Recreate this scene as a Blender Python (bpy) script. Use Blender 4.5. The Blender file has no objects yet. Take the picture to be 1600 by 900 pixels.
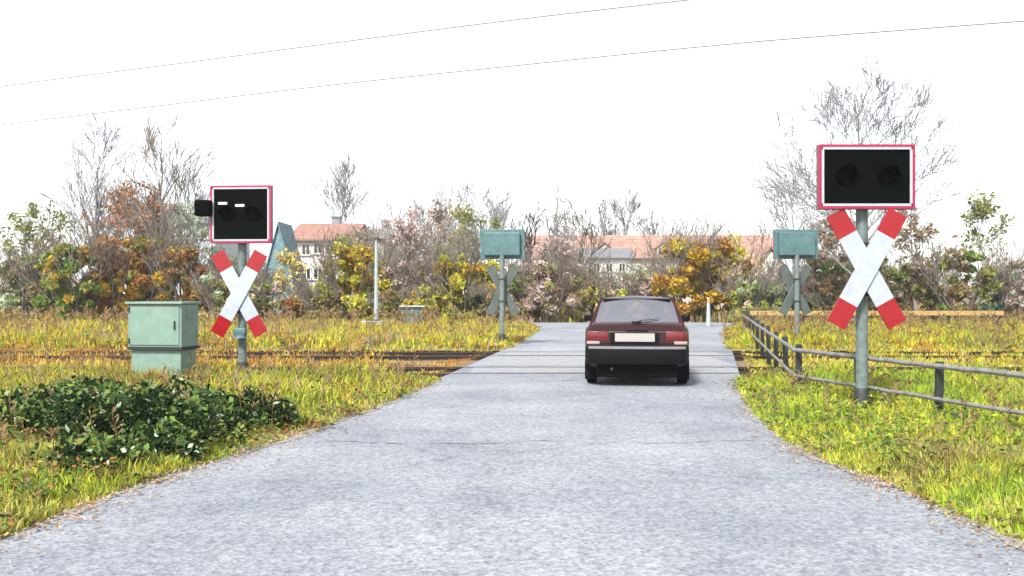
import bpy, bmesh, math, random
import numpy as np
from mathutils import Vector, Matrix

random.seed(11)
rng = np.random.default_rng(11)
R = math.radians
S = bpy.context.scene
HAZE = 0.0005
COL = S.collection
F, HZ, EYE = 1600.0, 456.0, 1.45        # focal length in photo pixels, horizon row, eye height


def X(px, d):
    return (px - 800.0) * d / F


def Z(py, d):
    return EYE + (HZ - py) * d / F


def P(px, py, d):
    return Vector((X(px, d), d, Z(py, d)))


def G(px, py):
    d = EYE * F / (py - HZ)
    return (X(px, d), d)


# ------------------------------------------------------------------ materials
def mat(name, col, rough=0.7, metal=0.0, var=0.0, scale=8.0, bump=0.0, bscale=40.0, coat=0.0, spec=0.5, col2=None, detail=6.0):
    m = bpy.data.materials.new(name)
    m.use_nodes = True
    nt = m.node_tree
    b = nt.nodes['Principled BSDF']
    b.inputs['Roughness'].default_value = rough
    b.inputs['Metallic'].default_value = metal
    b.inputs['Coat Weight'].default_value = coat
    b.inputs['Specular IOR Level'].default_value = spec
    b.inputs['Base Color'].default_value = (*col, 1)
    tc = nt.nodes.new('ShaderNodeTexCoord')
    if var or col2:
        n = nt.nodes.new('ShaderNodeTexNoise')
        n.inputs['Scale'].default_value = scale
        n.inputs['Detail'].default_value = detail
        n.inputs['Roughness'].default_value = 0.65
        nt.links.new(tc.outputs['Object'], n.inputs['Vector'])
        r = nt.nodes.new('ShaderNodeValToRGB')
        r.color_ramp.elements[0].position = 0.3
        r.color_ramp.elements[1].position = 0.7
        if col2:
            a, c = col, col2
        else:
            a = tuple(v * (1 - var) for v in col)
            c = tuple(min(1, v * (1 + var)) for v in col)
        r.color_ramp.elements[0].color = (*a, 1)
        r.color_ramp.elements[1].color = (*c, 1)
        nt.links.new(n.outputs['Fac'], r.inputs['Fac'])
        nt.links.new(r.outputs['Color'], b.inputs['Base Color'])
    if bump:
        n2 = nt.nodes.new('ShaderNodeTexNoise')
        n2.inputs['Scale'].default_value = bscale
        n2.inputs['Detail'].default_value = 5
        nt.links.new(tc.outputs['Object'], n2.inputs['Vector'])
        bp = nt.nodes.new('ShaderNodeBump')
        bp.inputs['Strength'].default_value = bump
        bp.inputs['Distance'].default_value = 0.02
        nt.links.new(n2.outputs['Fac'], bp.inputs['Height'])
        nt.links.new(bp.outputs['Normal'], b.inputs['Normal'])
    return m


def leaf_mat(name, col, var=0.35):
    """thin leaf: diffuse plus some translucency, tone varied over space"""
    m = bpy.data.materials.new(name)
    m.use_nodes = True
    nt = m.node_tree
    nt.nodes.clear()
    out = nt.nodes.new('ShaderNodeOutputMaterial')
    mx = nt.nodes.new('ShaderNodeMixShader')
    mx.inputs[0].default_value = 0.3
    d = nt.nodes.new('ShaderNodeBsdfDiffuse')
    t = nt.nodes.new('ShaderNodeBsdfTranslucent')
    tc = nt.nodes.new('ShaderNodeTexCoord')
    n = nt.nodes.new('ShaderNodeTexNoise')
    n.inputs['Scale'].default_value = 5.0
    n.inputs['Detail'].default_value = 4
    r = nt.nodes.new('ShaderNodeValToRGB')
    r.color_ramp.elements[0].position = 0.3
    r.color_ramp.elements[1].position = 0.7
    r.color_ramp.elements[0].color = (*[c * (1 - var) for c in col], 1)
    r.color_ramp.elements[1].color = (*[c * (1 + var) for c in col], 1)
    L = nt.links.new
    L(tc.outputs['Object'], n.inputs['Vector'])
    L(n.outputs['Fac'], r.inputs['Fac'])
    L(r.outputs['Color'], d.inputs['Color'])
    L(r.outputs['Color'], t.inputs['Color'])
    L(d.outputs[0], mx.inputs[1])
    L(t.outputs[0], mx.inputs[2])
    L(mx.outputs[0], out.inputs['Surface'])
    return m


def road_material():
    m = bpy.data.materials.new('worn_asphalt')
    m.use_nodes = True
    nt = m.node_tree
    L = nt.links.new
    b = nt.nodes['Principled BSDF']
    b.inputs['Roughness'].default_value = 0.85
    b.inputs['Specular IOR Level'].default_value = 0.3
    tc = nt.nodes.new('ShaderNodeTexCoord')

    def noise(scale, detail=5, rough=0.6):
        n = nt.nodes.new('ShaderNodeTexNoise')
        n.inputs['Scale'].default_value = scale
        n.inputs['Detail'].default_value = detail
        n.inputs['Roughness'].default_value = rough
        L(tc.outputs['Object'], n.inputs['Vector'])
        return n

    def ramp(src, p0, c0, p1, c1):
        r = nt.nodes.new('ShaderNodeValToRGB')
        r.color_ramp.elements[0].position = p0
        r.color_ramp.elements[1].position = p1
        r.color_ramp.elements[0].color = (*c0, 1)
        r.color_ramp.elements[1].color = (*c1, 1)
        L(src, r.inputs['Fac'])
        return r

    def mult(a, c, f=1.0):
        x = nt.nodes.new('ShaderNodeMix')
        x.data_type = 'RGBA'
        x.blend_type = 'MULTIPLY'
        x.inputs['Factor'].default_value = f
        L(a, x.inputs['A'])
        L(c, x.inputs['B'])
        return x.outputs['Result']
    big = ramp(noise(0.3, 6, 0.7).outputs['Fac'], 0.36, (0.178, 0.194, 0.220), 0.64, (0.285, 0.295, 0.312))
    # agglomerate speckle at two sizes
    v = nt.nodes.new('ShaderNodeTexVoronoi')
    v.inputs['Scale'].default_value = 42
    L(tc.outputs['Object'], v.inputs['Vector'])
    sp = ramp(v.outputs['Color'], 0.05, (0.45, 0.45, 0.48), 0.75, (1.35, 1.35, 1.33))
    c = mult(big.outputs['Color'], sp.outputs['Color'], 0.62)
    med = ramp(noise(14, 4, 0.7).outputs['Fac'], 0.32, (0.72, 0.73, 0.75), 0.62, (1.1, 1.1, 1.1))
    c = mult(c, med.outputs['Color'], 0.9)
    # wheel paths / lengthwise streaks
    mp = nt.nodes.new('ShaderNodeMapping')
    mp.inputs['Scale'].default_value = (1.6, 0.12, 1)
    mp.inputs['Rotation'].default_value = (0, 0, R(7))
    L(tc.outputs['Object'], mp.inputs['Vector'])
    st = nt.nodes.new('ShaderNodeTexNoise')
    st.inputs['Scale'].default_value = 1.0
    st.inputs['Detail'].default_value = 3
    L(mp.outputs['Vector'], st.inputs['Vector'])
    c = mult(c, ramp(st.outputs['Fac'], 0.35, (0.84, 0.85, 0.86), 0.6, (1.06, 1.06, 1.06)).outputs['Color'], 0.35)
    # fine cracks
    w = nt.nodes.new('ShaderNodeTexVoronoi')
    w.feature = 'DISTANCE_TO_EDGE'
    w.inputs['Scale'].default_value = 0.33
    wn = noise(1.2, 5)
    ad = nt.nodes.new('ShaderNodeMix')
    ad.data_type = 'RGBA'
    ad.blend_type = 'ADD'
    ad.inputs['Factor'].default_value = 0.6
    L(tc.outputs['Object'], ad.inputs['A'])
    L(wn.outputs['Color'], ad.inputs['B'])
    L(ad.outputs['Result'], w.inputs['Vector'])
    c = mult(c, ramp(w.outputs['Distance'], 0.003, (0.6, 0.6, 0.61), 0.011, (1, 1, 1)).outputs['Color'], 0.35)
    c = mult(c, ramp(noise(0.9, 6, 0.75).outputs['Fac'], 0.30, (0.70, 0.70, 0.71), 0.44, (1, 1, 1)).outputs['Color'], 0.55)
    L(c, b.inputs['Base Color'])
    bp = nt.nodes.new('ShaderNodeBump')
    bp.inputs['Strength'].default_value = 0.5
    bp.inputs['Distance'].default_value = 0.012
    L(v.outputs['Distance'], bp.inputs['Height'])
    L(bp.outputs['Normal'], b.inputs['Normal'])
    return m


def glass_material(name, tint, gloss):
    m = bpy.data.materials.new(name)
    m.use_nodes = True
    nt = m.node_tree
    nt.nodes.clear()
    out = nt.nodes.new('ShaderNodeOutputMaterial')
    mx = nt.nodes.new('ShaderNodeMixShader')
    mx.inputs[0].default_value = gloss
    t = nt.nodes.new('ShaderNodeBsdfTransparent')
    t.inputs['Color'].default_value = (*tint, 1)
    g = nt.nodes.new('ShaderNodeBsdfGlossy')
    g.inputs['Roughness'].default_value = 0.04
    g.inputs['Color'].default_value = (0.95, 0.93, 0.97, 1)
    tc = nt.nodes.new('ShaderNodeTexCoord')
    n = nt.nodes.new('ShaderNodeTexNoise')
    n.inputs['Scale'].default_value = 2.0
    bp = nt.nodes.new('ShaderNodeBump')
    bp.inputs['Strength'].default_value = 0.06
    nt.links.new(tc.outputs['Object'], n.inputs['Vector'])
    nt.links.new(n.outputs['Fac'], bp.inputs['Height'])
    nt.links.new(bp.outputs['Normal'], g.inputs['Normal'])
    nt.links.new(t.outputs[0], mx.inputs[1])
    nt.links.new(g.outputs[0], mx.inputs[2])
    nt.links.new(mx.outputs[0], out.inputs['Surface'])
    return m


M = {}
M['road'] = road_material()
M['ground'] = mat('dry_earth', (0.10, 0.085, 0.035), 0.95, var=0.5, scale=2.5, bump=0.5)
M['soil'] = mat('grassy_soil', (0.12, 0.105, 0.03), 0.95, scale=6, bump=0.6, col2=(0.20, 0.18, 0.045))
M['shoulder'] = mat('gravel_shoulder', (0.15, 0.145, 0.135), 0.95, scale=30, bump=0.8, col2=(0.31, 0.30, 0.27))
M['ballast'] = mat('rusty_ballast', (0.07, 0.05, 0.035), 0.95, scale=18, bump=1.0, col2=(0.30, 0.19, 0.10))
M['rail'] = mat('rusted_rail_steel', (0.035, 0.022, 0.018), 0.6, 0.3, var=0.4, scale=30)
M['panel'] = mat('worn_crossing_panels', (0.19, 0.195, 0.205), 0.9, scale=5, bump=0.3, col2=(0.28, 0.285, 0.295))
M['flange'] = mat('dark_flangeway', (0.03, 0.028, 0.026), 0.9, var=0.4, scale=14)
M['tar'] = mat('tar_seam', (0.10, 0.10, 0.108), 0.8, var=0.3, scale=8)
M['white'] = mat('white_enamel', (0.29, 0.325, 0.365), 0.55, scale=11, col2=(0.38, 0.41, 0.45))
M['red'] = mat('signal_red_enamel', (0.25, 0.0022, 0.006), 0.35, var=0.12, scale=7)
M['frame_red'] = mat('faded_red_edge', (0.30, 0.006, 0.045), 0.4, var=0.15, scale=9)
M['black'] = mat('black_enamel', (0.0012, 0.0022, 0.0014), 0.7, var=0.3, scale=5, spec=0.03)
M['lens'] = mat('dark_red_lens', (0.0012, 0.0012, 0.0012), 0.6, spec=0.02)
M['silver'] = mat('silver_reflector', (0.7, 0.7, 0.68), 0.3)
M['pole'] = mat('grey_green_pole_paint', (0.115, 0.15, 0.14), 0.55, var=0.35, scale=12)
M['arm_back'] = mat('dull_arm_back', (0.06, 0.078, 0.068), 0.6, var=0.3, scale=6)
M['pole_dark'] = mat('dark_post_foot', (0.02, 0.024, 0.022), 0.6, var=0.3, scale=15)
M['teal'] = mat('teal_sheet_metal', (0.06, 0.125, 0.128), 0.5, var=0.25, scale=4)
M['cabinet'] = mat('pale_green_cabinet', (0.155, 0.24, 0.195), 0.55, var=0.16, scale=6)
M['cabinet_side'] = M['cabinet']
M['concrete'] = mat('cast_concrete', (0.30, 0.30, 0.28), 0.85, var=0.2, scale=9, bump=0.4)
M['cab_gap'] = mat('gap_shade_black', (0.012, 0.014, 0.013), 0.7, var=0.2)  # near-black colour for the shaded gap in the cabinet
M['mast'] = mat('pale_concrete_mast', (0.30, 0.34, 0.34), 0.7, var=0.12, scale=5)
M['fence_dark'] = mat('dark_fence_post', (0.018, 0.022, 0.022), 0.6, var=0.4, scale=14)
M['fence_rail'] = mat('weathered_pipe_rail', (0.09, 0.09, 0.085), 0.65, scale=9, col2=(0.25, 0.245, 0.23))
M['fence_wood'] = mat('orange_weathered_rail', (0.36, 0.23, 0.08), 0.7, var=0.3, scale=9)
M['wire'] = mat('weathered_wire', (0.16, 0.16, 0.165), 0.6, var=0.1)
M['bark'] = mat('grey_bark', (0.15, 0.125, 0.10), 0.9, var=0.4, scale=10, bump=0.5)
M['bark_pale'] = mat('pale_grey_twigs', (0.21, 0.205, 0.215), 0.9, var=0.3, scale=10)
M['bark_dark'] = mat('dark_wet_bark', (0.025, 0.022, 0.024), 0.9, var=0.4, scale=10, bump=0.5)
M['plaster'] = mat('white_plaster', (0.70, 0.69, 0.65), 0.85, var=0.10, scale=1.4)
M['plaster_blue'] = mat('bluish_white_plaster', (0.50, 0.54, 0.58), 0.85, var=0.10, scale=1.4)
M['plaster_cream'] = mat('cream_plaster', (0.42, 0.37, 0.31), 0.85, var=0.15, scale=1.2)
M['tile'] = mat('orange_roof_tile', (0.30, 0.175, 0.14), 0.8, var=0.25, scale=3, bump=0.5, bscale=15)
M['tile_pink'] = mat('faded_pink_roof_tile', (0.33, 0.20, 0.155), 0.85, var=0.30, scale=1.6, bump=0.5, bscale=15)
M['slate'] = mat('grey_roof_slate', (0.20, 0.20, 0.215), 0.7, var=0.2, scale=3, bump=0.4)
M['teal_roof'] = mat('teal_grey_roofing', (0.12, 0.21, 0.235), 0.7, var=0.35, scale=3)
M['window'] = mat('dark_window_pane', (0.02, 0.024, 0.03), 0.12, var=0.3, scale=3)
M['window_frame'] = mat('white_window_frame', (0.65, 0.65, 0.62), 0.5, var=0.05)
M['door'] = mat('brown_door_wood', (0.12, 0.06, 0.035), 0.6, var=0.2)
M['paint'] = mat('burgundy_car_paint', (0.025, 0.0035, 0.004), 0.38, var=0.2, scale=3, coat=0.2, spec=0.35)
M['trim'] = mat('black_plastic_trim', (0.003, 0.003, 0.004), 0.6, var=0.25, scale=10, spec=0.12)
M['under'] = mat('dark_underbody', (0.003, 0.003, 0.003), 0.9, var=0.3, scale=10, spec=0.05)
M['strip'] = mat('grey_bumper_strip', (0.15, 0.15, 0.16), 0.4, var=0.1)
M['plate'] = mat('white_plate', (0.33, 0.30, 0.28), 0.4, var=0.07, scale=20)
M['tail_red'] = mat('tail_lamp_red', (0.12, 0.008, 0.010), 0.25, coat=0.1)
M['tail_amber'] = mat('tail_lamp_amber', (0.55, 0.20, 0.06), 0.15, coat=0.6)
M['tail_clear'] = mat('tail_lamp_clear', (0.30, 0.22, 0.20), 0.15, coat=0.6)
M['tyre'] = mat('tyre_rubber', (0.004, 0.004, 0.004), 0.9, var=0.3, scale=20, spec=0.08)
M['alloy'] = mat('steel_rim', (0.35, 0.35, 0.36), 0.35, 0.8)
M['seat'] = mat('grey_seat_cloth', (0.10, 0.10, 0.12), 0.9, var=0.15)
M['carglass'] = glass_material('car_glass', (0.80, 0.85, 0.90), 0.28)
M['rearglass'] = glass_material('rear_screen_glass', (0.80, 0.70, 0.74), 0.64)
LEAF = {
    'gold': (0.489, 0.311, 0.034), 'yellow': (0.54, 0.47, 0.058), 'yellowgreen': (0.377, 0.397, 0.060),
    'olive': (0.247, 0.263, 0.066), 'green': (0.145, 0.232, 0.057), 'dark': (0.018, 0.034, 0.014),
    'midgreen': (0.061, 0.105, 0.039), 'teal': (0.066, 0.138, 0.114), 'rust': (0.386, 0.164, 0.062), 'orange': (0.40, 0.20, 0.05),
    'brown': (0.252, 0.173, 0.089), 'greybrown': (0.400, 0.319, 0.247), 'pinkgrey': (0.519, 0.400, 0.366), 'straw': (0.554, 0.462, 0.169),
    'palegreen': (0.389, 0.461, 0.301), 'lime': (0.326, 0.422, 0.042),
}
for k, c in LEAF.items():
    M['leaf_' + k] = leaf_mat('leaf_' + k, c)


# ------------------------------------------------------------------ object helpers
def link(o, parent=None):
    COL.objects.link(o)
    if parent is not None:
        o.parent = parent
    return o


def thing(name, label, cat, loc=(0, 0, 0), rz=0.0, group=None):
    o = bpy.data.objects.new(name, None)
    o.empty_display_size = 0.3
    o.location = loc
    o.rotation_euler = (0, 0, rz)
    tag(o, label, cat, group)
    return link(o)


def tag(o, label, cat, group=None):
    o['label'] = label
    o['category'] = cat
    if group:
        o['group'] = group
    return o


class MB:
    """collects vertices and faces, then links them as one mesh object"""

    def __init__(self):
        self.v, self.f, self.mi = [], [], []

    def add(self, vs, fs, mi=0):
        b = len(self.v)
        self.v += [tuple(p) for p in vs]
        self.f += [tuple(b + i for i in q) for q in fs]
        self.mi += [mi] * len(fs)
        return self

    def hexa(self, p, mi=0):
        """eight corners: bottom ring 0-3, top ring 4-7"""
        return self.add(p, [(3, 2, 1, 0), (4, 5, 6, 7), (0, 1, 5, 4), (1, 2, 6, 5), (2, 3, 7, 6), (3, 0, 4, 7)], mi)

    def box(self, c, s, mi=0, rot=None, bev=0.0):
        bm = bmesh.new()
        bmesh.ops.create_cube(bm, size=1.0)
        bmesh.ops.scale(bm, vec=s, verts=bm.verts)
        if bev:
            bmesh.ops.bevel(bm, geom=list(bm.edges), offset=bev, segments=2, profile=0.5, affect='EDGES')
        if rot is not None:
            bmesh.ops.transform(bm, matrix=rot.to_4x4(), verts=bm.verts)
        bmesh.ops.translate(bm, vec=c, verts=bm.verts)
        bm.verts.index_update()
        self.add([v.co[:] for v in bm.verts], [[v.index for v in f.verts] for f in bm.faces], mi)
        bm.free()
        return self

    def tube(self, pts, rads, n=8, mi=0, cap=True):
        pts = [Vector(p) for p in pts]
        if not hasattr(rads, '__len__'):
            rads = [rads] * len(pts)
        base = len(self.v)
        for i, p in enumerate(pts):
            t = (pts[min(i + 1, len(pts) - 1)] - pts[max(i - 1, 0)]).normalized()
            a = t.cross(Vector((0, 0, 1)) if abs(t.z) < 0.95 else Vector((1, 0, 0))).normalized()
            b = t.cross(a)
            for k in range(n):
                w = 2 * math.pi * k / n
                self.v.append(tuple(p + (a * math.cos(w) + b * math.sin(w)) * rads[i]))
        for i in range(len(pts) - 1):
            for k in range(n):
                k2 = (k + 1) % n
                self.f.append((base + i * n + k, base + i * n + k2, base + (i + 1) * n + k2, base + (i + 1) * n + k))
                self.mi.append(mi)
        if cap:
            self.f.append(tuple(base + k for k in reversed(range(n))))
            self.f.append(tuple(base + (len(pts) - 1) * n + k for k in range(n)))
            self.mi += [mi, mi]
        return self

    def prism(self, poly, y0, y1, mi=0):
        """polygon in (x, z) extruded along y"""
        n = len(poly)
        vs = [(x, y0, z) for x, z in poly] + [(x, y1, z) for x, z in poly]
        fs = [tuple(range(n)), tuple(reversed(range(n, 2 * n)))]
        fs += [(i, i + n, (i + 1) % n + n, (i + 1) % n) for i in range(n)]
        return self.add(vs, fs, mi)

    def build(self, name, mats, parent=None, smooth=False):
        me = bpy.data.meshes.new(name)
        me.from_pydata(self.v, [], self.f)
        if not isinstance(mats, (list, tuple)):
            mats = [mats]
        for m in mats:
            me.materials.append(m)
        if len(mats) > 1:
            me.polygons.foreach_set('material_index', self.mi)
        bm = bmesh.new()
        bm.from_mesh(me)
        bmesh.ops.recalc_face_normals(bm, faces=bm.faces)
        bm.to_mesh(me)
        bm.free()
        if smooth:
            me.polygons.foreach_set('use_smooth', [True] * len(me.polygons))
            if hasattr(me, 'set_sharp_from_angle'):
                me.set_sharp_from_angle(angle=R(40))
        me.update()
        return link(bpy.data.objects.new(name, me), parent)


def quads(name, V, mats, idx=None, parent=None):
    """V: (n,4,3) array of loose quads -> one mesh"""
    n = len(V)
    me = bpy.data.meshes.new(name)
    me.vertices.add(n * 4)
    me.vertices.foreach_set('co', np.ascontiguousarray(V, dtype=np.float32).ravel())
    me.loops.add(n * 4)
    me.loops.foreach_set('vertex_index', np.arange(n * 4, dtype=np.int32))
    me.polygons.add(n)
    me.polygons.foreach_set('loop_start', np.arange(0, n * 4, 4, dtype=np.int32))
    for m in mats:
        me.materials.append(m)
    if idx is not None:
        me.polygons.foreach_set('material_index', np.asarray(idx, dtype=np.int32))
    me.update(calc_edges=True)
    me.validate()
    return link(bpy.data.objects.new(name, me), parent)


def structure(o):
    o['kind'] = 'structure'
    return o


# ------------------------------------------------------------------ camera, light, sky
cam = bpy.data.cameras.new('camera')
cam.sensor_width = 36
cam.lens = 36 * F / 1600
cam.shift_y = (HZ - 450) / 1600
cam.clip_end = 3000
co = link(bpy.data.objects.new('camera', cam))
co.location = (0, 0, EYE)
co.rotation_euler = (R(90), 0, 0)
S.camera = co

SUN_EL, SUN_AZ = 48, 205             # high, from behind and to the left, through thin cloud
sun = bpy.data.lights.new('sun', 'SUN')
sun.energy = 2.1
sun.angle = R(12)
sun.color = (1.0, 0.97, 0.93)
so = link(bpy.data.objects.new('sun', sun))
az = R(SUN_AZ)
dirv = Vector((math.sin(az) * math.cos(R(SUN_EL)), math.cos(az) * math.cos(R(SUN_EL)), math.sin(R(SUN_EL))))
so.rotation_euler = dirv.to_track_quat('Z', 'Y').to_euler()
w = bpy.data.worlds.new('World')
S.world = w
w.use_nodes = True
nt = w.node_tree
sky = nt.nodes.new('ShaderNodeTexSky')
sky.sky_type = 'NISHITA'
sky.sun_disc = False
sky.sun_elevation = R(SUN_EL)
sky.sun_rotation = R(SUN_AZ)
sky.dust_density = 1.0
sky.ozone_density = 2.0
hs = nt.nodes.new('ShaderNodeHueSaturation')     # cloud cover: the sky is nearly colourless
hs.inputs['Saturation'].default_value = 0.22
nt.links.new(sky.outputs[0], hs.inputs['Color'])
nt.links.new(hs.outputs[0], nt.nodes['Background'].inputs['Color'])
nt.nodes['Background'].inputs['Strength'].default_value = 0.085
S.view_settings.view_transform = 'Standard'
S.view_settings.look = 'None'
S.view_settings.exposure = 1.85
S.view_settings.gamma = 1.0

# ------------------------------------------------------------------ ground, road, verges
structure(MB().add([(-620, -60, -.16), (620, -60, -.16), (620, 660, -.16), (-620, 660, -.16)], [(0, 1, 2, 3)]).build('ground', M['ground']))

left_edge = [(-260, 948), (0, 843), (100, 802), (200, 764), (270, 740), (380, 708), (500, 670), (600, 632), (700, 590), (765, 560), (805, 541), (838, 520), (850, 509)]
right_edge = [(1860, 948), (1620, 860), (1500, 806), (1400, 763), (1365, 748), (1290, 722), (1225, 690), (1180, 650), (1155, 612), (1145, 585), (1138, 555), (1133, 535), (1130, 519), (1140, 509)]
LE = [G(*p) for p in left_edge]
RE = [G(*p) for p in right_edge]
T0, T1 = 16.9, 25.6                     # the track bed, between these distances
rd = [(-26, -10), (26, -10), (26, T0 - .2)]


def edge_at(E, d):
    for (x0, y0), (x1, y1) in zip(E, E[1:]):
        if y0 <= d <= y1:
            return x0 + (x1 - x0) * (d - y0) / (y1 - y0)
    return E[-1][0] if d > E[-1][1] else E[0][0]


road = MB()
# forecourt in front of the crossing, then the lane over the tracks and the cross street beyond
road.add([(-26, -10, 0), (26, -10, 0), (26, T0, 0), (-26, T0, 0)], [(0, 1, 2, 3)])
ds = [T0, 18, 19.5, 21, 23, 25.6, 28, 31, 35, 39, 43]
vs, fs = [], []
for d in ds:
    vs += [(edge_at(LE, d) - .12, d, 0), (edge_at(RE, d) + .12, d, 0)]
for i in range(len(ds) - 1):
    fs.append((2 * i, 2 * i + 1, 2 * i + 3, 2 * i + 2))
road.add(vs, fs)
road.add([(-60, 43, 0), (60, 43, 0), (60, 48.5, 0), (-60, 48.5, 0)], [(0, 1, 2, 3)])
structure(road.build('road', M['road']))
for k, (d, xa, xb, wd) in enumerate([(9.85, -1.9, .5, .014), (9.9, .7, 2.4, .012), (16.75, .2, 3.0, .02)]):
    n = 26
    vs = []
    for i in range(n + 1):
        x = xa + (xb - xa) * i / n
        j = random.uniform(-.03, .03) + .10 * math.sin(x * 2.3 + k * 2) + .04 * math.sin(x * 7.1)
        ww = wd * random.uniform(.15, 1.0)
        vs += [(x, d + j - ww, .004), (x, d + j + ww, .004)]
    structure(MB().add(vs, [(2 * i, 2 * i + 2, 2 * i + 3, 2 * i + 1) for i in range(n)]).build('road_seam', M['tar']))

for (ya, yb_) in ((18.31, 19.59), (20.0, 22.9), (23.31, 24.59)):
    x0, x1 = edge_at(LE, (ya + yb_) / 2) + .15, edge_at(RE, (ya + yb_) / 2) - .15
    structure(MB().add([(x0, ya, .0045), (x1, ya, .0045), (x1, yb_, .0045), (x0, yb_, .0045)], [(0, 1, 2, 3)]).build('crossing_surface', M['panel']))
left_poly = LE[:9] + [(edge_at(LE, T0), T0), (-18, T0), (-18, LE[0][1])]
right_poly = [RE[0], (18, RE[0][1]), (18, T0), (edge_at(RE, T0), T0)] + RE[1:9][::-1]
farl_poly = [(edge_at(LE, d), d) for d in (T1, 28, 31, 35, 39)] + [(edge_at(LE, 43) - .4, 42.8), (-45, 42.8), (-45, T1)]
farr_poly = [(edge_at(RE, d), d) for d in (T1, 28, 31, 35, 39)] + [(edge_at(RE, 43) + .4, 42.8), (45, 42.8), (45, T1)]


def inside(poly, x, y):
    x, y = np.asarray(x), np.asarray(y)
    c = np.zeros(x.shape, bool)
    n = len(poly)
    for i in range(n):
        x0, y0 = poly[i]
        x1, y1 = poly[(i + 1) % n]
        if y0 == y1:
            continue
        c ^= ((y0 > y) != (y1 > y)) & (x < (x1 - x0) * (y - y0) / (y1 - y0) + x0)
    return c


def edge_dist(poly, x, y):
    best = np.full(np.shape(x), 1e9)
    n = len(poly)
    for i in range(n):
        ax, ay = poly[i]
        bx, by = poly[(i + 1) % n]
        L2 = (bx - ax) ** 2 + (by - ay) ** 2 + 1e-9
        t = np.clip(((x - ax) * (bx - ax) + (y - ay) * (by - ay)) / L2, 0, 1)
        best = np.minimum(best, np.hypot(x - ax - t * (bx - ax), y - ay - t * (by - ay)))
    return best


def waves(x, y):
    return .5 * np.sin(x * 1.7 + 1.3 * np.sin(y * .9)) + .3 * np.sin(y * 2.3 + x) + .2 * np.sin(3.1 * x - 2.2 * y)


def verge(name, poly, h, ragged=0.10):
    """a low rounded bank of soil with a ragged edge"""
    out = []
    n = len(poly)
    for i in range(n):
        a, b = Vector(poly[i]), Vector(poly[(i + 1) % n])
        m = max(1, int((b - a).length / .25))
        for k in range(m):
            p = a.lerp(b, k / m)
            out.append((p.x + random.uniform(-ragged, ragged) * .7, p.y + random.uniform(-ragged, ragged)))
    bm = bmesh.new()
    ring = [bm.verts.new((x, y, .006)) for x, y in out]
    f = bm.faces.new(ring)
    bmesh.ops.triangulate(bm, faces=[f])
    bmesh.ops.subdivide_edges(bm, edges=list(bm.edges), cuts=2, use_grid_fill=True)
    for _ in range(2):
        long = [e for e in bm.edges if e.calc_length() > .9]
        if long:
            bmesh.ops.subdivide_edges(bm, edges=long, cuts=1)
    bmesh.ops.triangulate(bm, faces=list(bm.faces))
    xs = np.array([v.co.x for v in bm.verts])
    ys = np.array([v.co.y for v in bm.verts])
    ed = edge_dist(out, xs, ys)
    for v, e, wv in zip(bm.verts, ed, waves(xs, ys)):
        v.co.z = .006 + h * (1 - math.exp(-e * 1.6)) * (1 + .35 * wv) if e > .01 else -.02
    me = bpy.data.meshes.new(name)
    bm.normal_update()
    bm.to_mesh(me)
    bm.free()
    me.materials.append(M['soil'])
    return structure(link(bpy.data.objects.new(name, me)))


verge('verge_left', left_poly, .10)
verge('verge_right', right_poly, .10)
verge('far_verge_left', farl_poly, .10)
verge('far_verge_right', farr_poly, .10)


def shoulder(E, side):
    vs, fs = [], []
    n = 0
    for (a, b) in zip(E, E[1:]):
        a, b = Vector(a), Vector(b)
        m = max(1, int((b - a).length / .15))
        for k in range(m):
            p = a.lerp(b, k / m)
            if p.y > T0:
                continue
            o = .03 + .035 * math.sin(p.y * 2.1 + side) + .03 * math.sin(p.y * 5.3 + p.x) + random.uniform(0, .035)
            i = random.uniform(.1, .3)
            vs += [(p.x - side * o, p.y - .05, .004), (p.x + side * i, p.y, .005)]
            n += 1
    for i in range(n - 1):
        fs.append((2 * i, 2 * i + 1, 2 * i + 3, 2 * i + 2))
    structure(MB().add(vs, fs).build('gravel_shoulder', M['shoulder']))


shoulder(LE, -1)
shoulder(RE, 1)
# track bed on both sides of the lane
for xa, xb in ((-60, None), (None, 60)):
    m = MB()
    vs, fs = [], []
    rows = [T0, 17.5, 18.75, 20, 21.2, 22.6, 23.9, 25.0, T1]
    nx = 60
    for j, d in enumerate(rows):
        x0 = xa if xa is not None else edge_at(RE, d)
        x1 = xb if xb is not None else edge_at(LE, d)
        for i in range(nx + 1):
            t = i / nx
            x = x0 + (x1 - x0) * t
            vs.append((x, d, (-.105 if j in (1, 2, 3, 5, 6, 7) else -.12) + random.uniform(-.015, .015)))
    for j in range(len(rows) - 1):
        for i in range(nx):
            a = j * (nx + 1) + i
            fs.append((a, a + 1, a + nx + 2, a + nx + 1))
    structure(m.add(vs, fs).build('track_bed', M['ballast']))

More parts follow.
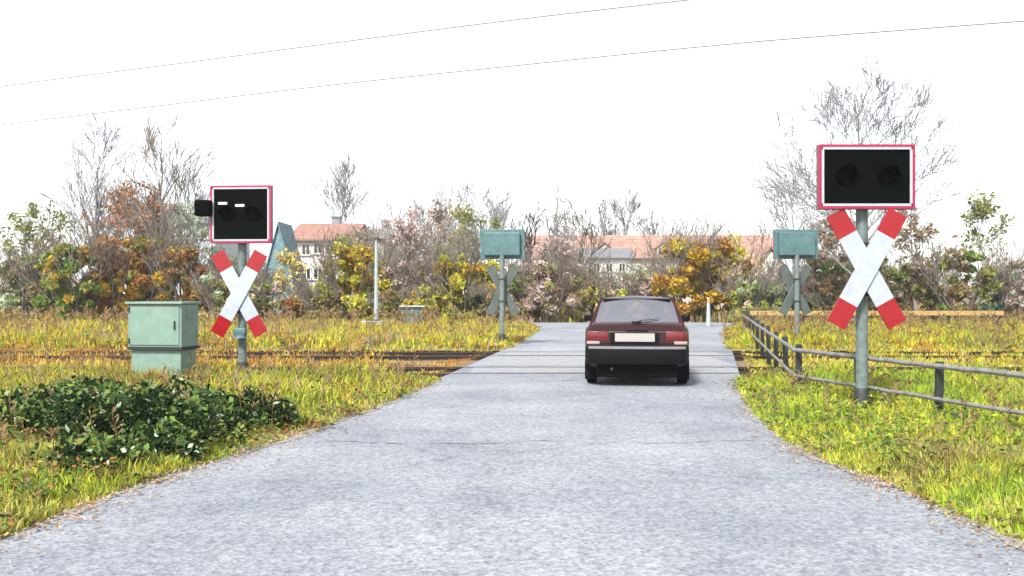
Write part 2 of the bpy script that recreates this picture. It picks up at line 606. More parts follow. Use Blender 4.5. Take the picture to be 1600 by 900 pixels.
for k, (d0, txt) in enumerate([(18.2, 'rusty railway track crossing the lane nearest the burgundy car'), (23.2, 'second overgrown railway track farther behind the crossing')]):
    t = thing('railway_track', txt, 'railway track', (0, d0 + .75, -.053), 0, 'railway tracks across the lane')
    for s in (-.75, .75):
        m = MB()
        prof = [(-.065, 0), (.065, 0), (.065, .012), (.012, .03), (.012, .075), (.036, .09), (.036, .128), (-.036, .128), (-.036, .09), (-.012, .075), (-.012, .03), (-.065, .012)]
        n = len(prof)
        vs = [(-60, s + a, .0 + b - .07) for a, b in prof] + [(60, s + a, b - .07) for a, b in prof]
        m.add(vs, [tuple(range(n)), tuple(reversed(range(n, 2 * n)))] + [(i, i + n, (i + 1) % n + n, (i + 1) % n) for i in range(n)])
        m.build('rail', M['rail'], t)
        fy = s + (.067 if s < 0 else -.067)
        yy = d0 + .75
        xa, xb = edge_at(LE, yy), edge_at(RE, yy)
        MB().add([(xa, fy - .029, .0595), (xb, fy - .029, .0595), (xb, fy + .029, .0595), (xa, fy + .029, .0595)], [(0, 1, 2, 3)]).build('flangeway', M['flange'], t)  # flat dark strip standing in for the open flange gap

# ------------------------------------------------------------------ grass and weeds
def blades(name, poly, n, hmin, hmax, wid, palette, weights, margin=.0, dens=None, cut=None, zoff=.05):
    xs = np.array([p[0] for p in poly])
    ys = np.array([p[1] for p in poly])
    x = rng.uniform(xs.min(), xs.max(), n * 3)
    y = rng.uniform(ys.min(), ys.max(), n * 3)
    k = inside(poly, x, y)
    vis = np.abs(x / np.maximum(y, 1)) < .60           # what the picture and a step to the side can show
    k &= vis
    x, y = x[k][:n], y[k][:n]
    ed = edge_dist(poly, x, y)
    clump = .5 + .5 * waves(x * 1.9 + 3, y * 1.6)
    keep = rng.random(len(x)) < (.45 + .55 * clump)
    x, y, ed, clump = x[keep], y[keep], ed[keep], clump[keep]
    h = rng.uniform(hmin, hmax, len(x)) * (.45 + .75 * clump) * np.clip(.35 + ed * .9, .3, 1.0)
    if cut is not None:
        h *= cut(x, y)
    a = rng.uniform(0, 2 * np.pi, len(x))
    lean = rng.uniform(.05, .6, len(x)) * h
    la = rng.uniform(0, 2 * np.pi, len(x))
    ww = rng.uniform(.6, 1.4, len(x)) * wid
    dx, dy = np.cos(a) * ww, np.sin(a) * ww
    z = np.full(len(x), zoff) * np.clip(ed * 1.5, 0, 1)
    mx, my, mz = x + np.cos(la) * lean * .35, y + np.sin(la) * lean * .35, z + h * .6
    tx, ty, tz = x + np.cos(la) * lean, y + np.sin(la) * lean, z + h
    st = lambda *q: np.stack(q, -1)
    low = np.stack([st(x - dx, y - dy, z), st(x + dx, y + dy, z), st(mx + dx * .9, my + dy * .9, mz), st(mx - dx * .9, my - dy * .9, mz)], 1)
    up = np.stack([st(mx - dx * .9, my - dy * .9, mz), st(mx + dx * .9, my + dy * .9, mz), st(tx + dx * .15, ty + dy * .15, tz), st(tx - dx * .15, ty - dy * .15, tz)], 1)
    # drifts of one tone, with scatter
    wv = 1.7 * waves(x * .9 + 11 + 1.5 * np.sin(y * .55), y * .8 + 5) + rng.normal(0, .40, len(x))
    order = np.cumsum(weights) / np.sum(weights)
    u = 1 / (1 + np.exp(-wv * 1.8))
    idx = np.minimum(np.searchsorted(order, u), len(weights) - 1)
    o = quads(name, np.concatenate([low, up]), [M['leaf_' + p] for p in palette], np.concatenate([idx, idx]))
    o['kind'] = 'stuff'
    return o


def near_front(E, side):
    def f(x, y):
        return np.clip((y - 4.5) / 9.0, .35, 1.0)
    return f


blades('grass', left_poly, 70000, .09, .34, .009, ['brown', 'lime', 'olive', 'yellow', 'yellowgreen', 'greybrown', 'yellow', 'green', 'rust', 'olive'], [1.6, 2.2, 2, 2.6, 2.6, 1.2, 2.2, 2, 1.2, 1.4], cut=near_front(LE, -1))
blades('grass', right_poly, 70000, .09, .32, .009, ['brown', 'lime', 'green', 'lime', 'yellow', 'yellowgreen', 'green', 'rust'], [.6, 3, 1.5, 3, 1.6, 3, 1.2, .4], cut=near_front(RE, 1))
nl = [p for p in LE if p[1] < 9.8]
nr = [p for p in RE if p[1] < 9.8]
blades('grass', nl + [(-7, nl[-1][1]), (-7, nl[0][1])], 30000, .06, .24, .006, ['brown', 'lime', 'olive', 'yellow', 'green', 'straw', 'yellowgreen', 'rust'], [1.2, 2.5, 2, 2.5, 2, 1.6, 2.5, 1])
blades('grass', [nr[0], (7, nr[0][1]), (7, nr[-1][1])] + nr[::-1][:-1], 30000, .06, .24, .006, ['straw', 'lime', 'green', 'lime', 'yellow', 'olive', 'yellowgreen', 'brown'], [1.2, 3, 2, 2, 1.5, 2, 2.5, 1])
blades('grass', farl_poly, 75000, .12, .40, .017, ['brown', 'yellow', 'yellowgreen', 'olive', 'yellow', 'gold', 'orange', 'greybrown', 'olive'], [1.6, 2.4, 2.4, 1.8, 2, 1.2, 1.4, 1.2, 1.4])
blades('grass', farr_poly, 75000, .12, .38, .017, ['orange', 'yellow', 'lime', 'olive', 'gold', 'yellowgreen', 'brown', 'olive'], [1.3, 2.2, 2, 1.6, 1.6, 2.6, 1.3, 1.2])
tb_l = [(-30, T0), (edge_at(LE, T0) - .3, T0), (edge_at(LE, T1) - .3, T1), (-30, T1)]
tb_r = [(edge_at(RE, T0) + .3, T0), (30, T0), (30, T1), (edge_at(RE, T1) + .3, T1)]
rails_d = np.array([18.2, 19.7, 23.2, 24.7])
gap = lambda x, y: np.where(np.min(np.abs(y[:, None] - (rails_d[None] - .25)), 1) < .5, np.where(waves(x * .9, y * 1.2) > -.15, np.clip(.06 + .055 * np.abs(x - 1.5), .1, .6), .14), .72) * np.clip(.25 + np.minimum(np.abs(x + 1), np.abs(x - 3.6)) * .22 + .25 * waves(x * 2, y * 3), .15, 1)
blades('weeds', tb_l, 26000, .08, .32, .013, ['rust', 'orange', 'yellow', 'straw', 'gold', 'orange', 'brown'], [2, 2, 2.5, 1.5, 2, 2, 1.5], cut=gap, zoff=-.11)
blades('weeds', tb_r, 22000, .08, .32, .013, ['rust', 'yellow', 'straw', 'lime', 'gold', 'yellowgreen'], [1, 3, 2, 3, 2, 3], cut=gap, zoff=-.11)
back_poly = [(-60, 48.7), (60, 48.7), (60, 75), (-60, 75)]
blades('tall_weeds', back_poly, 30000, .3, .9, .05, ['olive', 'brown', 'gold', 'greybrown', 'yellowgreen', 'straw'], [2, 2, 1.5, 2, 1.5, 1], zoff=-.16)


def weeds_patch(name, poly, n, size, palette, vis=.62):
    """broad-leaved plants in rosettes among the grass"""
    xs, ys = [p[0] for p in poly], [p[1] for p in poly]
    V, I = [], []
    done = 0
    while done < n:
        x, y = random.uniform(min(xs), max(xs)), random.uniform(min(ys), max(ys))
        if abs(x) > vis * y or not inside(poly, np.array([x]), np.array([y]))[0]:
            continue
        e = float(edge_dist(poly, np.array([x]), np.array([y]))[0])
        done += 1
        k0 = random.randrange(len(palette))
        hh = random.uniform(.05, .30) * min(1, .3 + e)
        for k in range(random.randint(8, 20)):
            a = random.uniform(0, 6.28)
            r = random.uniform(.02, .16)
            z = .03 + hh * random.uniform(.2, 1.1)
            L_, w_ = size * random.uniform(.6, 1.5), size * random.uniform(.25, .5)
            c = Vector((x + math.cos(a) * r, y + math.sin(a) * r, z))
            u = Vector((math.cos(a), math.sin(a), random.uniform(-.5, .7))) * L_
            v = Vector((-math.sin(a), math.cos(a), random.uniform(-.4, .4))) * w_
            V.append([c - u * .3, c + u * .4 + v, c + u, c + u * .4 - v])
            I.append(k0 if random.random() < .8 else random.randrange(len(palette)))
    o = quads(name, np.array([[p[:] for p in q] for q in V]), [M['leaf_' + p] for p in palette], I)
    o['kind'] = 'stuff'


weeds_patch('broadleaf_weeds', left_poly, 1700, .045, ['green', 'olive', 'rust', 'midgreen', 'dark', 'brown'])
weeds_patch('broadleaf_weeds', right_poly, 1100, .045, ['green', 'lime', 'midgreen', 'olive', 'brown'])
weeds_patch('broadleaf_weeds', farl_poly, 1500, .09, ['olive', 'rust', 'green', 'brown', 'orange'])
weeds_patch('broadleaf_weeds', farr_poly, 1200, .09, ['olive', 'orange', 'green', 'brown', 'gold'])


def stalks(name, poly, n, hmin, hmax, wood):
    """dead upright weed stalks with a ragged seed head"""
    xs, ys = [p[0] for p in poly], [p[1] for p in poly]
    V = []
    k = 0
    while k < n:
        x, y = random.uniform(min(xs), max(xs)), random.uniform(min(ys), max(ys))
        if abs(x) > .6 * y or not inside(poly, np.array([x]), np.array([y]))[0]:
            continue
        k += 1
        if waves(x * 1.3 + 2, y * 1.1) < -.1:
            continue
        h = random.uniform(hmin, hmax)
        w_ = .0022 + .00022 * y
        tx, ty = x + random.gauss(0, .12) * h, y + random.gauss(0, .12) * h
        a = random.uniform(0, 3.14)
        for q in (0, 1.57):
            u, v = math.cos(a + q) * w_, math.sin(a + q) * w_
            V.append([(x - u, y - v, 0), (x + u, y + v, 0), (tx + u * .6, ty + v * .6, h), (tx - u * .6, ty - v * .6, h)])
        for q in range(7):
            f = random.uniform(.6, 1.0)
            b = random.uniform(0, 6.28)
            cx, cy, cz = x + (tx - x) * f, y + (ty - y) * f, h * f
            l_ = random.uniform(.02, .06) * (.6 + .05 * y)
            ex, ey, ez = cx + math.cos(b) * l_, cy + math.sin(b) * l_, cz + l_ * .8
            V.append([(cx, cy, cz), (ex + w_ * 2, ey, ez - w_ * 2), (ex, ey, ez + w_ * 3), (ex - w_ * 2, ey, ez)])
    o = quads(name, np.array(V), [wood])
    o['kind'] = 'stuff'


stalks('dry_stalks', left_poly, 420, .25, .55, M['leaf_brown'])
stalks('dry_stalks', right_poly, 320, .22, .50, M['leaf_brown'])
stalks('dry_stalks', farl_poly, 900, .4, .9, M['leaf_brown'])
stalks('dry_stalks', farr_poly, 800, .4, .9, M['leaf_brown'])


def litter(name, polys, n, size, palette):
    """fallen leaves and stones caught along the road edges"""
    V, I = [], []
    for E, side in polys:
        for _ in range(n):
            i = random.randrange(len(E) - 1)
            t = random.random()
            x = E[i][0] * (1 - t) + E[i + 1][0] * t - side * abs(random.gauss(0, .22)) + side * .15
            y = E[i][1] * (1 - t) + E[i + 1][1] * t
            if y > 17:
                continue
            a = random.uniform(0, 6.28)
            s = size * random.uniform(.5, 1.4)
            zz = .012 + random.uniform(0, .015)
            c, q = math.cos(a) * s, math.sin(a) * s
            tl = random.uniform(0, .02)
            V.append([(x - c, y - q, zz), (x + q * .6, y - c * .6, zz + tl), (x + c, y + q, zz), (x - q * .6, y + c * .6, zz + tl)])
            I.append(random.randrange(len(palette)))
    o = quads(name, np.array(V), [M['leaf_' + p] for p in palette], I)
    o['kind'] = 'stuff'


litter('fallen_leaves', [(LE, -1), (RE, 1)], 2600, .017, ['straw', 'rust', 'brown', 'pinkgrey', 'pinkgrey', 'greybrown'])

# ------------------------------------------------------------------ foliage builders
def leaf_cloud(cs, rs, n, size, flat=.0):
    """n leaf quads scattered round clump centres cs with radii rs"""
    cs, rs = np.asarray(cs), np.asarray(rs)
    pick = rng.choice(len(cs), n, p=rs ** 2 / np.sum(rs ** 2))
    v = rng.normal(size=(n, 3))
    v /= np.linalg.norm(v, axis=1)[:, None]
    rad = rng.random(n) ** .45
    c = cs[pick] + v * (rs[pick] * rad)[:, None] * np.array([1, 1, .8])
    c = c + rng.normal(0, .12, (n, 3)) * rs[pick][:, None]
    a = rng.normal(size=(n, 3))
    a /= np.linalg.norm(a, axis=1)[:, None]
    b = np.cross(a, rng.normal(size=(n, 3)))
    b /= np.linalg.norm(b, axis=1)[:, None]
    s = (.35 + rng.random(n) ** 2.2 * 1.5)[:, None] * size
    a, b = a * s, b * s * .55
    return np.stack([c - a, c + b, c + a, c - b], 1), pick


def grow(m, p, d, length, r, depth, spread, up=.15, seg=3, droop=0.0, tips=None, mind=.004):
    """one branching limb: tapering, slightly crooked"""
    pts, rads = [p.copy()], [r]
    q = p.copy()
    dd = d.normalized()
    for i in range(seg):
        dd = (dd + Vector((random.gauss(0, .12), random.gauss(0, .12), random.gauss(0, .08) + up * .3 - droop))).normalized()
        q = q + dd * (length / seg)
        pts.append(q.copy())
        rads.append(max(mind, r * (1 - .5 * (i + 1) / seg)))
    m.tube(pts, rads, n=5 if r > .03 else 3, cap=False)
    if tips is not None:
        tips.append(q.copy())
    if depth <= 0:
        return
    k = random.choice([3, 4, 4, 5])
    for j in range(k):
        t = random.uniform(.35, 1.0) if j else 1.0
        i = min(seg - 1, int(t * seg))
        f = t * seg - i
        bp = pts[i].lerp(pts[i + 1], min(1, f))
        w_ = random.uniform(0, 6.283)
        side = dd.cross(Vector((math.cos(w_), math.sin(w_), .3))).normalized()
        nd = (dd + side * random.uniform(.5, 1.1) * spread + Vector((0, 0, up))).normalized()
        grow(m, bp, nd, length * random.uniform(.5, .78), max(mind, rads[-1] * random.uniform(.5, .8)), depth - 1, spread, up, max(2, seg - 1), droop, tips, mind)


def shrub(px, d, wpx, top, kind, label, cat='bush', name='bush', group='bushes beyond the tracks', tall=False, n=None, base=-.12, leaf=.095, tones=None, stem='bark', dens=1.0):
    x = X(px, d)
    hw = wpx * d / F / 2
    H = Z(top, d) - base
    t = thing(name, label, cat, (x, d, base), random.uniform(0, 6.28), group)
    st = MB()
    for k in range(3 if tall else 6):
        a = random.uniform(0, 6.28)
        lean = Vector((math.cos(a) * (.1 if tall else .55), math.sin(a) * (.1 if tall else .55), 1))
        grow(st, Vector((math.cos(a) * .08, math.sin(a) * .08, 0)), lean, H * random.uniform(.5, .68), .03 + .01 * H, 3, .8, .28, mind=max(.008, .0002 * d))
    st.build('trunk' if tall else 'stem', M[stem], t)
    cs, rs = [], []
    nc = int(26 + 8 * H)
    for k in range(nc):
        a = random.uniform(0, 6.283)
        u = random.random()
        if tall == 'cone':
            zz = H * (.12 + .86 * u ** 1.2)
            rr = hw * (1.02 - zz / H) * math.sqrt(random.random())
            rc = max(.12, hw * .32 * (1.1 - zz / H))
        else:
            zz = H * (.08 + .84 * u)
            prof = math.sqrt(max(.06, 1 - ((zz / H - .42) / .62) ** 2))
            rr = hw * prof * random.uniform(.2, 1.12)
            rc = random.choice([.10, .14, .18, .22, .30]) * random.uniform(.8, 1.2) * min(hw, H * .6)
        cs.append((math.cos(a) * rr, math.sin(a) * rr * .9, zz))
        rs.append(rc)
    dens *= {'gold': 1.5, 'yellowgreen': 1.5, 'orange': 1.35, 'olive': 1.2, 'straw': 1.3, 'palegreen': 1.2}.get(kind, 1.0)
    n = n or int(8200 * dens * min(1.7, max(.5, hw * H / 3.2)))
    V, pick = leaf_cloud(cs, rs, n, leaf)
    V[:, :, 2] = np.maximum(V[:, :, 2], .02)
    tones = tones or [kind]
    tone_of = rng.integers(0, len(tones), nc)
    idx = np.where(rng.random(n) < .75, tone_of[pick], rng.integers(0, len(tones), n))
    quads('crown' if tall else 'foliage', V, [M['leaf_' + q] for q in tones], idx, t)
    return t


def bare_tree(px, d, top, label, spread=.75, wood='bark', r=.09, depth=4, name='bare_tree', group='leafless trees on the skyline', leaves=0, tone='brown', lim=9, up=.22, lean=0.0, mind=0, clear=.3):
    mind = max(.010, (.00023 if leaves else .00027) * d)
    x = X(px, d)
    base = -.16
    H = Z(top, d) - base
    t = thing(name, label, 'tree', (x, d, base), 0, group)
    tr = MB()
    pts, rads = [], []
    for i in range(9):
        f = i / 8
        pts.append(Vector((lean * f + random.gauss(0, .012 * H) * f, random.gauss(0, .012 * H) * f, H * .86 * f)))
        rads.append(r * (1 - .88 * f) + .004)
    rads[0] *= 1.35
    tr.tube(pts, rads, n=8, cap=False)
    tr.build('trunk', M[wood], t, smooth=True)
    cr = MB()
    tips = []
    for k in range(lim + int(H)):
        f = random.uniform(clear, 1.0)
        i = min(7, int(f * 8))
        bp = pts[i].lerp(pts[i + 1], f * 8 - i)
        a = random.uniform(0, 6.283)
        dv = Vector((math.cos(a) * spread, math.sin(a) * spread, .55 + .5 * f))
        grow(cr, bp, dv, H * (.34 - .20 * f) * random.uniform(.7, 1.15), rads[i] * .5, depth - 2, .8, up, 3, 0, tips, mind)
    b = cr.build('crown', M[wood], t)
    if leaves and tips:
        c = np.array([p[:] for p in tips])
        V, pick = leaf_cloud(c, np.full(len(c), .28), leaves * 4, .0017 * d)
        quads('last_leaves', V, [M['leaf_' + tone]], None, t)
    return t


# ------------------------------------------------------------------ dark low shrubs in front of the cabinets
def low_shrub(x, y, hw, H, label):
    t = thing('low_shrub', label, 'shrub', (x, y, .02), random.uniform(0, 6), 'dark low shrubs on the left verge')
    st = MB()
    for k in range(9):
        a = random.uniform(0, 6.28)
        grow(st, Vector((math.cos(a) * .06, math.sin(a) * .06, 0)), Vector((math.cos(a), math.sin(a), .5)), min(hw * .6, H * .9), .010, 1, .9, .1, mind=.003)
    st.build('stem', M['bark_dark'], t)
    cs, rs = [], []
    for k in range(60):
        a = random.uniform(0, 6.283)
        q = math.sqrt(random.random())
        zz = H * random.uniform(.08, .98) * math.sqrt(max(.1, 1 - q * q * .8))
        cs.append((math.cos(a) * q * hw, math.sin(a) * q * hw * .8, zz))
        rs.append(random.uniform(.05, .19) * min(1, hw / .55))
    V, pick = leaf_cloud(cs, rs, int(6500 * min(1, hw / .6) ** 2), .027)
    V[:, :, 2] = np.maximum(V[:, :, 2], .015)
    tone = rng.integers(0, 4, 60)
    idx = np.where(rng.random(len(pick)) < .6, tone[pick], rng.integers(0, 4, len(pick)))
    quads('foliage', V, [M['leaf_dark'], M['leaf_midgreen'], M['leaf_dark'], M['leaf_green'], M['leaf_palegreen'], M['leaf_olive']], np.where(rng.random(len(idx)) < .10, 4 + rng.integers(0, 2, len(idx)), idx), t)  # scattered pale green leaves put light glints into the foliage colour


for px, py, hw, H, lab in [
        (232, 702, .66, .54, 'large dark green leafy shrub in front of the green cabinet'),
        (315, 684, .56, .46, 'dark green shrub between the big front shrub and the small road-edge shrub'),
        (400, 672, .46, .40, 'smallest dark shrub nearest the road edge below the left crossing cross'),
        (265, 662, .60, .44, 'dark green shrub right against the foot of the green cabinet'),
        (160, 705, .60, .52, 'dark green shrub just left of the largest front shrub'),
        (258, 722, .34, .28, 'small dark weedy shrub nearest the road in front of the others'),
        (335, 694, .30, .24, 'tiny dark green shrub on the gravel edge of the road'),
        (150, 745, .36, .30, 'small dark weedy shrub in the grass left of the road-side one'),
        (80, 680, .58, .46, 'leftmost dark green shrub near the picture left edge'),
        (150, 662, .60, .44, 'dark green shrub left of the green cabinet, behind the front shrubs')]:
    gx, gy = G(px, py)
    low_shrub(gx, gy, hw, H, lab)

# ------------------------------------------------------------------ level crossing signals
def cross_arm(angle, yoff, zc, cx=0.0, L=1.5, W=.235, tip=.30):
    m = MB()
    rot = Matrix.Rotation(angle, 3, 'Y')
    segs = [(-L / 2, -L / 2 + tip, 1), (-L / 2 + tip, L / 2 - tip, 0), (L / 2 - tip, L / 2, 1)]
    th = .012
    vs = []
    cuts = [-L / 2, -L / 2 + tip, L / 2 - tip, L / 2]
    for c in cuts:
        for sx in (-1, 1):
            for sy in (-1, 1):
                p = rot @ Vector((sx * W / 2, sy * th, c))
                vs.append((p.x + cx, p.y + yoff, p.z + zc))
    base = len(m.v)
    m.v += vs
    for i in range(3):
        a, b = i * 4, (i + 1) * 4
        mi = 1 if i != 1 else 0
        for q, front in (((a, a + 2, b + 2, b), True), ((a + 1, b + 1, b + 3, a + 3), False), ((a, b, b + 1, a + 1), True), ((a + 2, a + 3, b + 3, b + 2), True)):
            m.f.append(q)
            m.mi.append(mi if front else 2)
    m.f += [(0, 1, 3, 2), (12, 14, 15, 13)]
    m.mi += [1, 1]
    return m


def signal_head(parent, cx, zb, zt, W, n_lamps):
    zc, H = (zb + zt) / 2, zt - zb
    # housing behind, black screen, white border, red edge - each proud of the last
    hb = MB().box((cx, .115, zc), (W * .82, .15, H * .78), bev=.02).build('housing', M['teal'], parent)
    MB().box((cx, .022, zc), (W + .012, .024, H + .012), bev=.004).build('back_plate', M['teal'], parent)
    sc = MB().box((cx, -.035, zc), (W - .07, .03, H - .07), bev=.004).build('screen', M['black'], parent)
    bor = MB()
    b = .028
    for (c, s) in (((cx, -.055, zt - .045), (W - .09, .02, b)), ((cx, -.055, zb + .045), (W - .09, .02, b)),
                   ((cx - W / 2 + .045, -.055, zc), (b, .02, H - .09 - b - .004)), ((cx + W / 2 - .045, -.055, zc), (b, .02, H - .09 - b - .004))):
        bor.box(c, s)
    bor.build('white_border', M['white'], parent)
    ed = MB()
    e = .03
    for (c, s) in (((cx, -.03, zt - e / 2), (W, .075, e)), ((cx, -.03, zb + e / 2), (W, .075, e)),
                   ((cx - W / 2 + e / 2, -.03, zc), (e, .075, H - 2 * e - .004)), ((cx + W / 2 - e / 2, -.03, zc), (e, .075, H - 2 * e - .004))):
        ed.box(c, s)
    ed.build('red_edge', M['frame_red'], parent)
    for k in range(n_lamps):
        lx = cx + (k - (n_lamps - 1) / 2) * W / (n_lamps + .3)
        lm = MB()
        lm.tube([(lx, -.05, zc), (lx, -.075, zc), (lx, -.085, zc)], [.105, .105, .085], n=20)
        lamp = lm.build('lamp', M['lens'], parent, smooth=True)
        hd = MB()
        N = 14
        vs, fs = [], []
        for i in range(N + 1):
            w_ = math.pi * (i / N)
            for rr, yy in ((.125, -.05), (.125, -.20 + .05 * abs(math.cos(w_))), (.118, -.20 + .05 * abs(math.cos(w_))), (.118, -.05)):
                vs.append((lx + math.cos(w_) * rr, yy, zc + math.sin(w_) * rr))
        for i in range(N):
            a = i * 4
            fs += [(a, a + 1, a + 5, a + 4), (a + 1, a + 2, a + 6, a + 5), (a + 2, a + 3, a + 7, a + 6)]
        hd.add(vs, fs)
        hd.build('visor', M['black'], lamp)


def crossing_post(parent, cx, zt, zcross, rad=.07, ang=29, y0=0.0, bell=False):
    p = MB()
    p.tube([(cx, .12, .30), (cx, .12, zt)], rad, n=16)
    post = p.build('post', M['pole'], parent, smooth=True)
    MB().tube([(cx, .12, -.05), (cx, .12, .28), (cx, .12, .315)], [rad * 1.35, rad * 1.3, rad * 1.05], n=16).build('post_foot', M['pole_dark'], parent, smooth=True)
    cross_arm(R(ang), y0 - .054, zcross, cx).build('cross_arm', [M['white'], M['red'], M['arm_back']], parent)
    cross_arm(R(-ang), y0 - .0275, zcross, cx).build('cross_arm', [M['white'], M['red'], M['arm_back']], parent)
    for dz in (.30, -.30):
        cl = MB().box((cx, .125, zcross + dz), (.20, .15, .035), bev=.004)
        cl.build('clamp', M['pole_dark'], parent)
    bo = MB()
    for (bx, bz) in ((0, 0),):
        bo.tube([(cx + bx, y0 - .043, zcross + bz), (cx + bx, y0 - .062, zcross + bz)], .014, n=8)
    bo.build('bolt', M['silver'], parent)
    if bell:
        b = MB()
        b.box((cx, .02, zcross - .62), (.20, .14, .13), bev=.025)
        b.tube([(cx, .0, zcross - .72), (cx, 0, zcross - .69), (cx, 0, zcross - .66)], [.11, .10, .05], n=16)
        b.build('warning_bell', M['teal'], parent, smooth=True)


GS = 'level crossing signals'
# near left
d = 16.6
L1 = thing('crossing_signal', 'square black level crossing signal above red-tipped white cross, right of the green cabinets', 'crossing signal', (X(375, d), d, 0), R(-4), GS)
signal_head(L1, .03, 2.24, 3.17, 1.0, 2)
crossing_post(L1, 0, 2.9, 1.42, bell=True)
mk = MB()
mk.box((-.56, -.10, 2.80), (.26, .22, .26), bev=.03)
mk.build('side_lamp_hood', M['black'], L1)
for q, zq in ((-.21, 2.865), (.07, 2.83)):
    MB().box((q, -.215, zq), (.15, .02, .04), bev=.008).build('pale_dash', M['silver'], L1)  # small pale dash in front of the screen
# near right
d = 12.0
R1 = thing('crossing_signal', 'nearest black level crossing signal above red-tipped cross, on the right verge in the pipe fence', 'crossing signal', (X(1352, d), d, 0), 0, GS)
signal_head(R1, 0, 2.42, 3.17, 1.12, 2)
crossing_post(R1, 0, 2.6, 1.72)

# the far side ones, seen from behind
def far_signal(px, d, lab):
    t = thing('crossing_signal', lab, 'crossing signal', (X(px, d), d, 0), R(180) + random.uniform(-.1, .1), GS)
    signal_head(t, 0, 2.35, 3.15, 1.2, 2)
    crossing_post(t, 0, 2.85, 1.50)
    return t


far_signal(785, 28, 'teal back of a crossing signal beyond the tracks, left of the road')
far_signal(1243, 28, 'teal back of a crossing signal beyond the tracks, behind the dark fence posts')

# ------------------------------------------------------------------ signal cabinets
def cabinet(px0, px1, d, rz, lab, flip):
    W = (px1 - px0) * d / F
    cx = X((px0 + px1) / 2, d)
    t = thing('signal_cabinet', lab, 'cabinet', (cx, d, 0), rz)
    D = .55
    MB().box((0, 0, .95), (W, D, .64), bev=.012).build('body', M['cabinet'], t)
    MB().box((0, -.01, 1.285), (W + .06, D + .08, .035), bev=.008).build('top_cover', M['cabinet'], t)
    dm = MB().box((0, -D / 2 - .008, .95), (W - .07, .014, .57), bev=.004).build('door', M['cabinet'], t)
    MB().box((flip * (W / 2 - .10), -D / 2 - .026, .96), (.022, .024, .13), bev=.005).build('handle', M['pole_dark'], dm)
    for hz_ in (.72, 1.18):
        MB().tube([(-flip * (W / 2 - .03), -D / 2 - .022, hz_ - .04), (-flip * (W / 2 - .03), -D / 2 - .022, hz_ + .04)], .011, n=8).build('hinge', M['pole_dark'], dm)
    vt = MB().box((W / 2 + .006, 0, 1.12), (.012, .26, .16), bev=.003)
    for q in range(5):
        vt.box((W / 2 + .015, 0, 1.06 + q * .03), (.012, .24, .008))
    vt.build('vent', M['cabinet'], t)
    MB().box((0, 0, .61), (W + .02, D + .02, .04)).build('gap_shade', M['cab_gap'], t)  # dark band painted for the shade in the gap below the box
    MB().box((0, .01, .29), (W - .06, D - .06, .60), bev=.01).build('plinth', M['cabinet'], t)
    MB().box((0, 0, .02), (W + .1, D + .1, .12), bev=.015).build('foundation', M['concrete'], t)


cabinet(212, 300, 15.4, R(-9), 'pale green metal signal cabinet on a plinth behind the dark shrubs', 1)

# ------------------------------------------------------------------ pipe fence on the right verge
def fence():
    d0 = 14.0
    o = thing('pipe_fence', 'dark post and pipe rail fence fencing the grass on the right', 'fence', (X(1248, 14), 14, 0))
    bx, by = o.location.x, o.location.y
    L = lambda px, d: Vector((X(px, d) - bx, d - by, 0))
    a_, b_ = L(1163, 35.0), L(1248, 14.0)
    posts = [a_.lerp(b_, k / 9) for k in range(10)]
    dirn = (L(1358, 12.2) - b_).normalized()
    posts += [b_ + dirn * (1.55 * k) + Vector((.02 * k * k, 0, 0)) for k in (1, 2, 3, 4, 5)]
    for k, p in enumerate(posts):
        h = .79 - .008 * k + random.uniform(-.02, .02)
        rot = Matrix.Rotation(random.uniform(-.03, .03), 3, 'Y')
        MB().box((p.x, p.y, h / 2 - .05), (.075, .075, h + .1), bev=.008, rot=rot).build('post', M['fence_dark'], o)
    for z in (.66, .31):
        for a, b in zip(posts, posts[1:]):
            off = Vector((-.068, 0, z))
            pts = [a.lerp(b, i / 6) + off + Vector((0, 0, random.uniform(-.006, .006))) for i in range(7)]
            MB().tube(pts, .029 if z > .4 else .024, n=8).build('rail', M['fence_rail'], o, smooth=True)


fence()
# wooden barrier beyond, running along the far verge
fb = thing('wooden_barrier', 'low orange-brown wooden barrier behind the fence along the far right verge', 'barrier', (X(1180, 36), 36, 0))
for a in range(6):
    MB().box((a * 1.7, 0, .32), (.10, .10, .8), bev=.01).build('post', M['fence_dark'], fb)
MB().box((4.25, -.075, .70), (8.9, .045, .16), bev=.008).build('board', M['fence_wood'], fb)

# ------------------------------------------------------------------ small things across the tracks
def mast(px, d, top, lab):
    t = thing('lamp_mast', lab, 'mast', (X(px, d), d, -.1))
    H = Z(top, d) + .1
    MB().tube([(0, 0, 0), (0, 0, H * .5), (0, 0, H)], [.095, .075, .055], n=12).build('shaft', M['mast'], t, smooth=True)
    MB().box((0, 0, .06), (.5, .5, .24), bev=.02).build('footing', M['concrete'], t)
    MB().tube([(0, 0, H - .05), (0, 0, H + .03)], [.11, .09], n=12).build('cap', M['pole_dark'], t, smooth=True)


